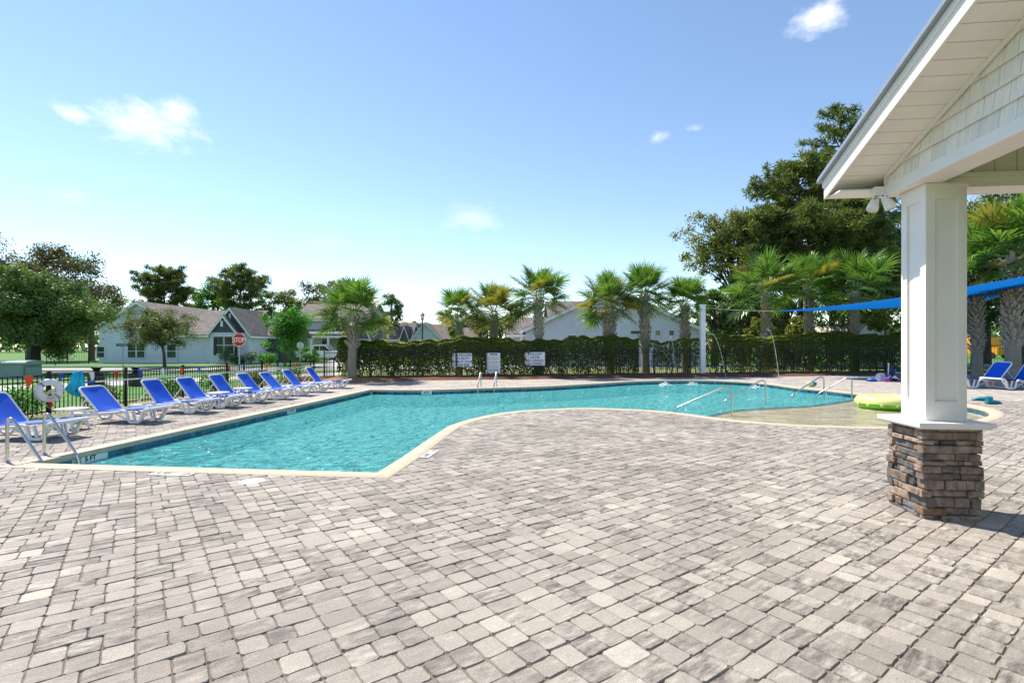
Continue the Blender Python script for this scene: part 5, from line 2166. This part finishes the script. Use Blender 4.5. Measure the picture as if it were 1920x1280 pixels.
fence_sign('warning_sign', 'white sign reading NO LIFEGUARD ON DUTY on the hedge fence', 'sign', 866, 662, 687, 37,
           [('NO LIFEGUARD', .25), ('ON DUTY', .27), ('SWIM AT YOUR', .24), ('OWN RISK', .25)])
fence_sign('rules_board', 'tall white rules board of small print above the far ladder', 'sign', 925.5, 661.5, 699, 25, None, True)
fence_sign('warning_sign', 'white sign reading SHALLOW WATER NO DIVING ALLOWED on the hedge fence', 'sign', 1003, 660, 685, 38,
           [('SHALLOW', .25), ('WATER', .24), ('NO DIVING', .28), ('ALLOWED', .27)])

# ------------------------------------------------------------------ on the low fence: pennants, pole, life ring, towel
pen = [(53, 'orange', .26, .17), (113, 'flag_blue', .13, .12), (172, 'ring_white', .26, .11), (218, 'flag_red', .26, .11), (262, 'flag_blue', .24, .13), (305, 'ring_white', .24, .09), (340, 'orange', .24, .11),
       (373, 'flag_blue', .22, .10), (430, 'orange', .25, .10), (457, 'flag_blue', .25, .10), (500, 'orange', .28, .10), (520, 'flag_blue', .22, .14), (556, 'orange', .28, .12), (603, 'flag_red', .2, .1)]
cname = {'orange': 'orange', 'flag_blue': 'blue', 'ring_white': 'white', 'flag_red': 'red'}
seen = {}
for (px, m, ln, hw) in pen:
    # where this column meets the fence line
    r = (px - 960) / FPX
    d = (XF + .03) / (CT * r - ST)
    y = ST * r * d + CT * d
    seen[m] = seen.get(m, 0) + 1
    wd = ('first', 'second', 'third', 'fourth', 'fifth', 'sixth')[seen[m] - 1]
    t = thing('pennant', '%s %s pennant from the left hanging on the low fence' % (wd, cname[m]), 'pennant', (XF + .03, y, .985), R(90), 'pennants on the low fence')
    f = MB()
    w = hw * .62
    vs = [(-w, 0, 0), (w, 0, 0), (w * .75, -.02, -ln * .5), (w * .16, .0, -ln), (-w * .16, 0, -ln), (-w * .7, -.02, -ln * .5)]
    f.add(vs + [(a, b - .004, c) for a, b, c in vs], [(0, 1, 2, 3, 4, 5), (11, 10, 9, 8, 7, 6)] + [(i, 6 + i, 6 + (i + 1) % 6, (i + 1) % 6) for i in range(6)])
    f.build('cloth', m, t)
    MB().tube([(-w, -.003, .003), (w, -.003, .003)], .006, 6).build('hem', m, t)


def on_fence(px, off=.06):
    r = (px - 960) / FPX
    d = (XF + off) / (CT * r - ST)
    return Vector((XF + off, ST * r * d + CT * d, 0)), d


a, da = on_fence(150)
b, db = on_fence(590)
t = thing('rescue_pole', 'long white rescue pole hanging along the low fence behind the loungers', 'pole', a)
za, zb_ = Zp(717.5, da), Zp(686, db)
MB().tube([(0, 0, za), (b.x - a.x, b.y - a.y, zb_)], .02, 10).build('shaft', 'ring_white', t, smooth=True)
MB().tube([(0, -.02, za), (0, .4, za + (zb_ - za) * .03)], .024, 10).build('grip', 'flag_blue', t)
for s in (.15, .5, .85):
    p = Vector((0, 0, za)).lerp(Vector((b.x - a.x, b.y - a.y, zb_)), s)
    MB().tube([p + Vector((-.06, 0, .03)), p + Vector((0, 0, -.03)), p + Vector((.035, 0, .02))], .006, 6).build('hook', 'black_metal', t)

a, da = on_fence(92, .10)
t = thing('life_ring', 'white life ring with rope hanging on the low fence at the left', 'life ring', (a.x, a.y, Zp(732, da)), R(70))
m = MB()
ro, ri = .20, .078
n1, n2 = 36, 14
vs, fs = [], []
for i in range(n1):
    A = 2 * math.pi * i / n1
    for j in range(n2):
        B = 2 * math.pi * j / n2
        r = ro + ri * math.cos(B)
        vs.append((r * math.cos(A), ri * .75 * math.sin(B), r * math.sin(A)))
for i in range(n1):
    for j in range(n2):
        fs.append((i * n2 + j, i * n2 + (j + 1) % n2, ((i + 1) % n1) * n2 + (j + 1) % n2, ((i + 1) % n1) * n2 + j))
m.add(vs, fs).build('ring', 'ring_white', t, smooth=True)
for k in range(4):
    A = R(45 + 90 * k)
    c = Vector((math.cos(A), 0, math.sin(A)))
    q = MB()
    band = []
    for j in range(n2):
        B = 2 * math.pi * j / n2
        for dA in (-.12, .12):
            r = ro + (ri + .004) * math.cos(B)
            band.append((r * math.cos(A + dA), (ri * .75 + .004) * math.sin(B), r * math.sin(A + dA)))
    q.add(band, [(2 * j, 2 * j + 1, 2 * ((j + 1) % n2) + 1, 2 * ((j + 1) % n2)) for j in range(n2)])
    q.build('band', 'print_grey' if k % 2 else 'ring_white', t, smooth=True)
    p0 = [Vector((.285 * math.cos(A + R(90) * s), -.03, .285 * math.sin(A + R(90) * s) - .06 * math.sin(math.pi * s))) for s in [i / 8 for i in range(9)]]
    MB().tube(p0, .007, 6).build('grab_rope', 'rope', t, smooth=True)
coil = [Vector((.07 * math.cos(a_ * .8) + .01 * math.sin(a_ * 2.1), -.07 + .01 * math.sin(a_ * 1.7), -.05 + .075 * math.sin(a_ * .8) - .002 * a_)) for a_ in range(48)]
MB().tube(coil, .007, 6).build('throw_rope', 'rope', t, smooth=True)
MB().tube([(.05, -.07, -.1), (.12, -.06, -.3), (.02, -.05, -.42), (-.12, -.05, -.33), (-.2, -.05, -.2)], .007, 6).build('throw_rope', 'rope', t, smooth=True)
MB().tube([(-.0, -.06, -.27), (.03, -.06, -.36)], .035, 10).build('float', 'flag_red', t, smooth=True)

a, da = on_fence(143, .05)
t = thing('towel', 'crumpled turquoise towel hanging over the low fence', 'towel', (a.x, a.y, 0), R(90))
z1, z0 = Zp(697, da), Zp(738, da)
m = MB()
nu, nv = 16, 14
for lay in (0, 1):
    for i in range(nu + 1):
        for j in range(nv + 1):
            u, v = i / nu, j / nv
            wdt = .09 + .10 * math.sin(math.pi * min(1, v * .8 + .05)) + .03 * math.sin(v * 11)
            x = (u - .5) * 2 * wdt - .10 * v + .02 * math.sin(v * 8 + u * 3)
            y = -.06 + .05 * math.sin(u * 15 + v * 3) * (.4 + v) + .03 * math.sin(u * 27 + v * 9) - .08 * math.sin(math.pi * v) * math.sin(math.pi * u) - lay * .008
            z = z1 + (z0 - z1) * v * (1 + .10 * math.sin(u * 9)) + .02 * math.sin(u * 13)
            m.v.append((x, y, z))
K = (nu + 1) * (nv + 1)
for i in range(nu):
    for j in range(nv):
        q = i * (nv + 1) + j
        m.f.append((q, q + nv + 1, q + nv + 2, q + 1))
        m.f.append((K + q, K + q + 1, K + q + nv + 2, K + q + nv + 1))
m.build('cloth', 'teal_cloth', t, smooth=True)
MB().box((.02, -.02, z1 + .0), (.2, .12, .03)).build('fold', 'teal_cloth', t, bevel=.012)

# ------------------------------------------------------------------ shade sail and its post
pb_ = W(1317, 29.4)
t = thing('shade_post', 'square white post holding the blue shade sail, in the hedge gap', 'post', pb_, YAW)
zt = Zp(573, 29.4)
MB().box((0, 0, zt / 2), (.28, .28, zt)).build('shaft', 'sign_white', t, bevel=.01)
MB().box((0, 0, zt + .03), (.34, .34, .06)).build('cap', 'sign_white', t, bevel=.01)
MB().box((0, 0, .06), (.46, .46, .10)).build('base', 'galvanised', t, bevel=.01)
A = W(1452, 28.5, Zp(583.5, 28.5))
B = W(2000, 17.0, Zp(503, 17.0))
C = W(1850, 34.5, Zp(563, 34.5))
t = thing('shade_sail', 'bright blue triangular shade sail stretched above the right pool deck', 'shade sail', A)
m = MB()
ns = 14
idx = {}
for i in range(ns + 1):
    for j in range(ns + 1 - i):
        u, v = i / ns, j / ns
        w = 1 - u - v
        p = A * w + B * u + C * v
        ctr = (A + B + C) / 3
        # edges curve inwards, cloth sags
        e = 4 * (u * w + v * w + u * v)
        pull = .07 * (4 * u * w * (1 - v) + 4 * v * w * (1 - u) + 4 * u * v * (1 - w)) * (1 - 3.0 * min(u, v, w))
        p = p.lerp(ctr, max(0, pull))
        p.z -= .30 * min(1, e) ** 1.0 * (.35 + .65 * min(1, 3 * min(u, v, w) + .35))
        idx[(i, j)] = len(m.v)
        m.v.append(tuple(p - A))
for i in range(ns):
    for j in range(ns - i):
        m.f.append((idx[(i, j)], idx[(i + 1, j)], idx[(i, j + 1)]))
        if i + j < ns - 1:
            m.f.append((idx[(i + 1, j)], idx[(i + 1, j + 1)], idx[(i, j + 1)]))
o = m.build('cloth', 'sail_blue', t, smooth=True)
sd = o.modifiers.new('thickness', 'SOLIDIFY')
sd.thickness = .012
rp0 = Vector((pb_.x, pb_.y, zt - .12))
t2 = thing('sail_rope', 'taut pale rope from the white post to the sail corner', 'rope', rp0)
MB().tube([(0, 0, 0), (A - rp0) * .5 + Vector((0, 0, -.04)), A - rp0], .014, 6).build('rope', 'rope', t2)
MB().lathe([(.03, -.04), (.03, .04)], 8).build('shackle', 'galvanised', t2)

# ------------------------------------------------------------------ water jets with their splashes
jets = [((1266, 706), (1246, 724), 628, 'left'), ((1361, 708), (1300, 722.5), 622, 'middle'), ((1461, 713), (1416, 728.5), 614, 'right')]
for (np_, sp_, apx, wd) in jets:
    a = G(*np_)
    b = G(sp_[0], sp_[1], WATER)
    dm = (depth(a) + depth(b)) / 2
    za = Zp(apx, dm)
    t = thing('water_jet', '%s of the three thin water jets arching into the far side of the pool' % wd, 'water jet', a, 0, 'deck water jets')
    MB().lathe([(.05, -.01), (.05, .02), (.02, .03)], 14).build('nozzle', 'galvanised', t)
    rs = random.Random(hash(wd) % 97 if False else len(wd))
    def at(s):
        p = a.lerp(b, s)
        zz = 4 * za * s * (1 - s) + WATER * s
        return Vector((p.x - a.x, p.y - a.y, zz))
    jt = MB()
    N_ = 26
    pts = [at(.48 * i / N_) for i in range(N_ + 1)]
    jt.tube(pts, [.005 + .006 * rs.random() for _ in pts], 6)
    for i in range(60):
        s = .40 + .60 * rs.random()
        p = at(s) + Vector((rs.gauss(0, .03), rs.gauss(0, .03), rs.gauss(0, .03))) * (s * 1.6)
        r = rs.uniform(.005, .012)
        jt.add([p + Vector(v) * r for v in ((1, 0, 0), (-1, 0, 0), (0, 1, 0), (0, -1, 0), (0, 0, 1), (0, 0, -1))],
               [(0, 2, 4), (2, 1, 4), (1, 3, 4), (3, 0, 4), (2, 0, 5), (1, 2, 5), (3, 1, 5), (0, 3, 5)])
    jt.build('stream', 'water_spray', t)['kind'] = 'stuff'
    sm = MB()
    e = at(1.0)
    for i in range(90):
        an, r = rs.uniform(0, 6.28), abs(rs.gauss(0, .13))
        p = e + Vector((math.cos(an) * r * 1.6, math.sin(an) * r, .02 + abs(rs.gauss(0, .09)) * max(.1, 1 - r * 3)))
        q = rs.uniform(.010, .035)
        sm.add([p + Vector(v) * q for v in ((1, 0, 0), (-1, 0, 0), (0, 1, 0), (0, -1, 0), (0, 0, 1), (0, 0, -1))],
               [(0, 2, 4), (2, 1, 4), (1, 3, 4), (3, 0, 4), (2, 0, 5), (1, 2, 5), (3, 1, 5), (0, 3, 5)])
    sm.build('splash', 'water_spray', t)['kind'] = 'stuff'

# ------------------------------------------------------------------ floats and things left on the deck
def torus(ro, ri, n1=40, n2=14, zsq=1.0, b0=0.0, b1=2 * math.pi):
    m = MB()
    vs, fs = [], []
    for i in range(n1):
        A_ = 2 * math.pi * i / n1
        for j in range(n2 + 1):
            B_ = b0 + (b1 - b0) * j / n2
            r = ro + ri * math.cos(B_)
            rip = 1 + .02 * math.sin(A_ * 18)
            vs.append((r * math.cos(A_), r * math.sin(A_), ri * zsq * math.sin(B_) * rip))
    for i in range(n1):
        for j in range(n2):
            fs.append((i * (n2 + 1) + j, ((i + 1) % n1) * (n2 + 1) + j, ((i + 1) % n1) * (n2 + 1) + j + 1, i * (n2 + 1) + j + 1))
    m.add(vs, fs)
    return m


c = W(1663, 15.6, WATER + .15)
t = thing('swim_ring', 'large yellow and green inflatable ring floating on the shallow ledge', 'pool float', c)
torus(.62, .21, zsq=.95, b0=R(-8), b1=R(188)).build('top_half', 'float_yellow', t, smooth=True)
torus(.62, .21, zsq=.95, b0=R(188.4), b1=R(351.6)).build('lower_half', 'float_green', t, smooth=True)
for k in range(14):
    A_ = 2 * math.pi * k / 14
    q = MB().lathe([(.001, .012), (.035, .010), (.045, 0)], 10).build('spot', 'float_yellow', t)
    q.location = (.827 * math.cos(A_), .827 * math.sin(A_), -.055)
    q.rotation_euler = (0, R(100), A_)
MB().tube([(.62, 0, .19), (.62, 0, .225)], .016, 8).build('valve', 'float_green', t)

c = G(1466, 726, WATER)
t = thing('float_mat', 'flat navy and white float mat drifting by the far pool wall', 'pool float', (c.x, c.y, WATER + .03), R(20))
for k, (x, m_) in enumerate(((-.5, 'ring_white'), (-.25, 'navy'), (0, 'navy'), (.25, 'ring_white'), (.5, 'navy'))):
    MB().tube([(x, -.42, .02), (x, .42, .02)], .11, 12).build('air_tube', m_, t, smooth=True)
    t.children[-1].scale = (1, 1, .5)

c = G(1522, 724.5)
t = thing('toy_ball', 'small yellow and blue football left on the far coping', 'ball', (c.x, c.y, .11), R(10))
n = 18
pf_ = [(.11 * math.sin(math.pi * i / n), -.22 * math.cos(math.pi * i / n)) for i in range(n + 1)]
pf_[0] = (.002, -.22)
pf_[-1] = (.002, .22)
a_ = MB().lathe(pf_[:10], 16).build('half', 'float_yellow', t, smooth=True)
b_ = MB().lathe(pf_[9:], 16).build('half', 'teal_rubber', t, smooth=True)
for q in (a_, b_):
    q.rotation_euler = (0, R(90), 0)

# swim bags and toys by the hedge
d = 24.8
def heap(name, label, cat, px, w, dp, h, material, seed, rz=0.0, dd=0.0):
    """soft lumpy bundle"""
    rs = random.Random(seed)
    t = thing(name, label, cat, W(px, d + dd, .0), YAW + rz)
    m = MB()
    n1, n2 = 18, 9
    for j in range(n2 + 1):
        ph = math.pi / 2 * j / n2
        for i in range(n1):
            A_ = 2 * math.pi * i / n1
            r = math.cos(ph) ** .6
            q = 1 + .12 * math.sin(A_ * 3 + seed) + .08 * math.sin(A_ * 7 + ph * 4) + rs.uniform(-.04, .04)
            m.v.append((w / 2 * r * q * math.cos(A_), dp / 2 * r * q * math.sin(A_), .01 + h * math.sin(ph) * (1 + .12 * math.sin(A_ * 2 + seed))))
    for j in range(n2):
        for i in range(n1):
            m.f.append((j * n1 + i, j * n1 + (i + 1) % n1, (j + 1) * n1 + (i + 1) % n1, (j + 1) * n1 + i))
    m.build('cloth', material, t, smooth=True)
    return t


t = heap('beach_bag', 'slumped white beach bag by the hedge, left of the white column', 'bag', 1651, .46, .36, .34, 'ring_white', 2)
MB().tube([(-.10, -.12, .22), (-.05, -.2, .36), (.06, -.2, .37), (.12, -.12, .24)], .012, 6).build('handle', 'rope', t)
t = heap('towel_bundle', 'blue and white towel lying flat left of the beach bag', 'towel', 1634, .46, .4, .12, 'flag_blue', 4, dd=-.3)
MB().box((0, -.02, .12), (.30, .10, .03)).build('stripe', 'ring_white', t, bevel=.01)
t = heap('swim_bag', 'dark purple swim bag with pale straps left of the striped ball', 'bag', 1664, .36, .34, .26, 'purple', 6, dd=-.45)
MB().tube([(-.1, -.14, .16), (0, -.2, .30), (.1, -.14, .18)], .012, 6).build('strap', 'ring_white', t)
t = thing('folded_chair', 'folded navy camp chair standing against the hedge beside the column', 'chair', W(1670, d, 0), YAW)
MB().tube([(-.12, 0, .0), (-.10, 0, .82)], .028, 8).build('pole', 'ring_white', t)
MB().tube([(-.10, 0, .78), (-.10, 0, .86)], .04, 10).build('pole_cap', 'ring_white', t)
MB().tube([(.0, 0, .08), (.03, 0, .40), (.05, 0, .66)], [.10, .14, .11], 12).build('cloth', 'navy', t, smooth=True)
for x in (-.02, .06, .13):
    MB().tube([(x, -.05, 0), (x + .02, -.02, .5)], .012, 6).build('leg', 'black_metal', t)
t = thing('striped_ball', 'striped dark and pink ball on the deck beside the column', 'ball', W(1680, d - .5, .155), 0)
for k in range(6):
    q = MB()
    for i in range(10):
        ph = -math.pi / 2 + math.pi * i / 9
        for j in range(4):
            A_ = R(60 * k + 20 * j)
            q.v.append((.15 * math.cos(ph) * math.cos(A_), .15 * math.sin(ph), .15 * math.cos(ph) * math.sin(A_)))
    for i in range(9):
        for j in range(3):
            q.f.append((i * 4 + j, i * 4 + j + 1, (i + 1) * 4 + j + 1, (i + 1) * 4 + j))
    q.build('segment', ('navy', 'flag_red', 'ring_white')[k % 3], t, smooth=True)
t = thing('cooler_box', 'teal cooler box topped with navy towels behind the column', 'cooler', W(1697, d + .2, 0), YAW)
MB().box((0, 0, .18), (.62, .40, .36)).build('body', 'teal_rubber', t, bevel=.02)
MB().box((0, 0, .385), (.66, .43, .05)).build('lid', 'ring_white', t, bevel=.015)
t = heap('navy_towels', 'heap of navy towels lying on the teal cooler', 'towel', 1697, .58, .36, .24, 'navy', 8, dd=.2)
t.location.z = .405

# teal swim shoes
for i, (px, py, rz) in enumerate(((1843, 751, 150), (1862, 757, 12))):
    c = G(px, py)
    t = thing('swim_shoe', ('left teal swim shoe lying on its side on the paving right of the column', 'right teal swim shoe lying sole down right of the other one')[i], 'shoe', (c.x, c.y, .004), R(rz), 'pair of teal swim shoes')
    s = 1.5
    m = MB()
    secs = [(-.15, .030, .085), (-.12, .042, .095), (-.05, .042, .085), (.02, .048, .080), (.09, .050, .062), (.14, .040, .045), (.165, .018, .03)]
    n1 = 14
    for (x, w, h) in secs:
        for k in range(n1):
            A_ = 2 * math.pi * k / n1
            m.v.append((x * s, w * s * math.cos(A_), max(.012, h * s / 2 + h * s / 2 * math.sin(A_))))
    for a_ in range(len(secs) - 1):
        for k in range(n1):
            m.f.append((a_ * n1 + k, (a_ + 1) * n1 + k, (a_ + 1) * n1 + (k + 1) % n1, a_ * n1 + (k + 1) % n1))
    m.f.append(tuple(range(n1)))
    m.f.append(tuple(reversed(range((len(secs) - 1) * n1, len(secs) * n1))))
    m.build('upper', 'teal_rubber', t, smooth=True)
    MB().prism([(-.155 * s, -.03 * s), (-.06 * s, -.042 * s), (.08 * s, -.054 * s), (.16 * s, -.03 * s), (.172 * s, 0), (.16 * s, .03 * s), (.08 * s, .054 * s), (-.06 * s, .042 * s), (-.155 * s, .03 * s)], 0, .016).build('sole', 'navy', t)
    q = MB().lathe([(.055, 0), (.05, .012), (.034, .012)], 14).build('opening', 'ink', t)
    q.location, q.scale = (-.085 * s, 0, .083 * s), (1.15, .75, 1)
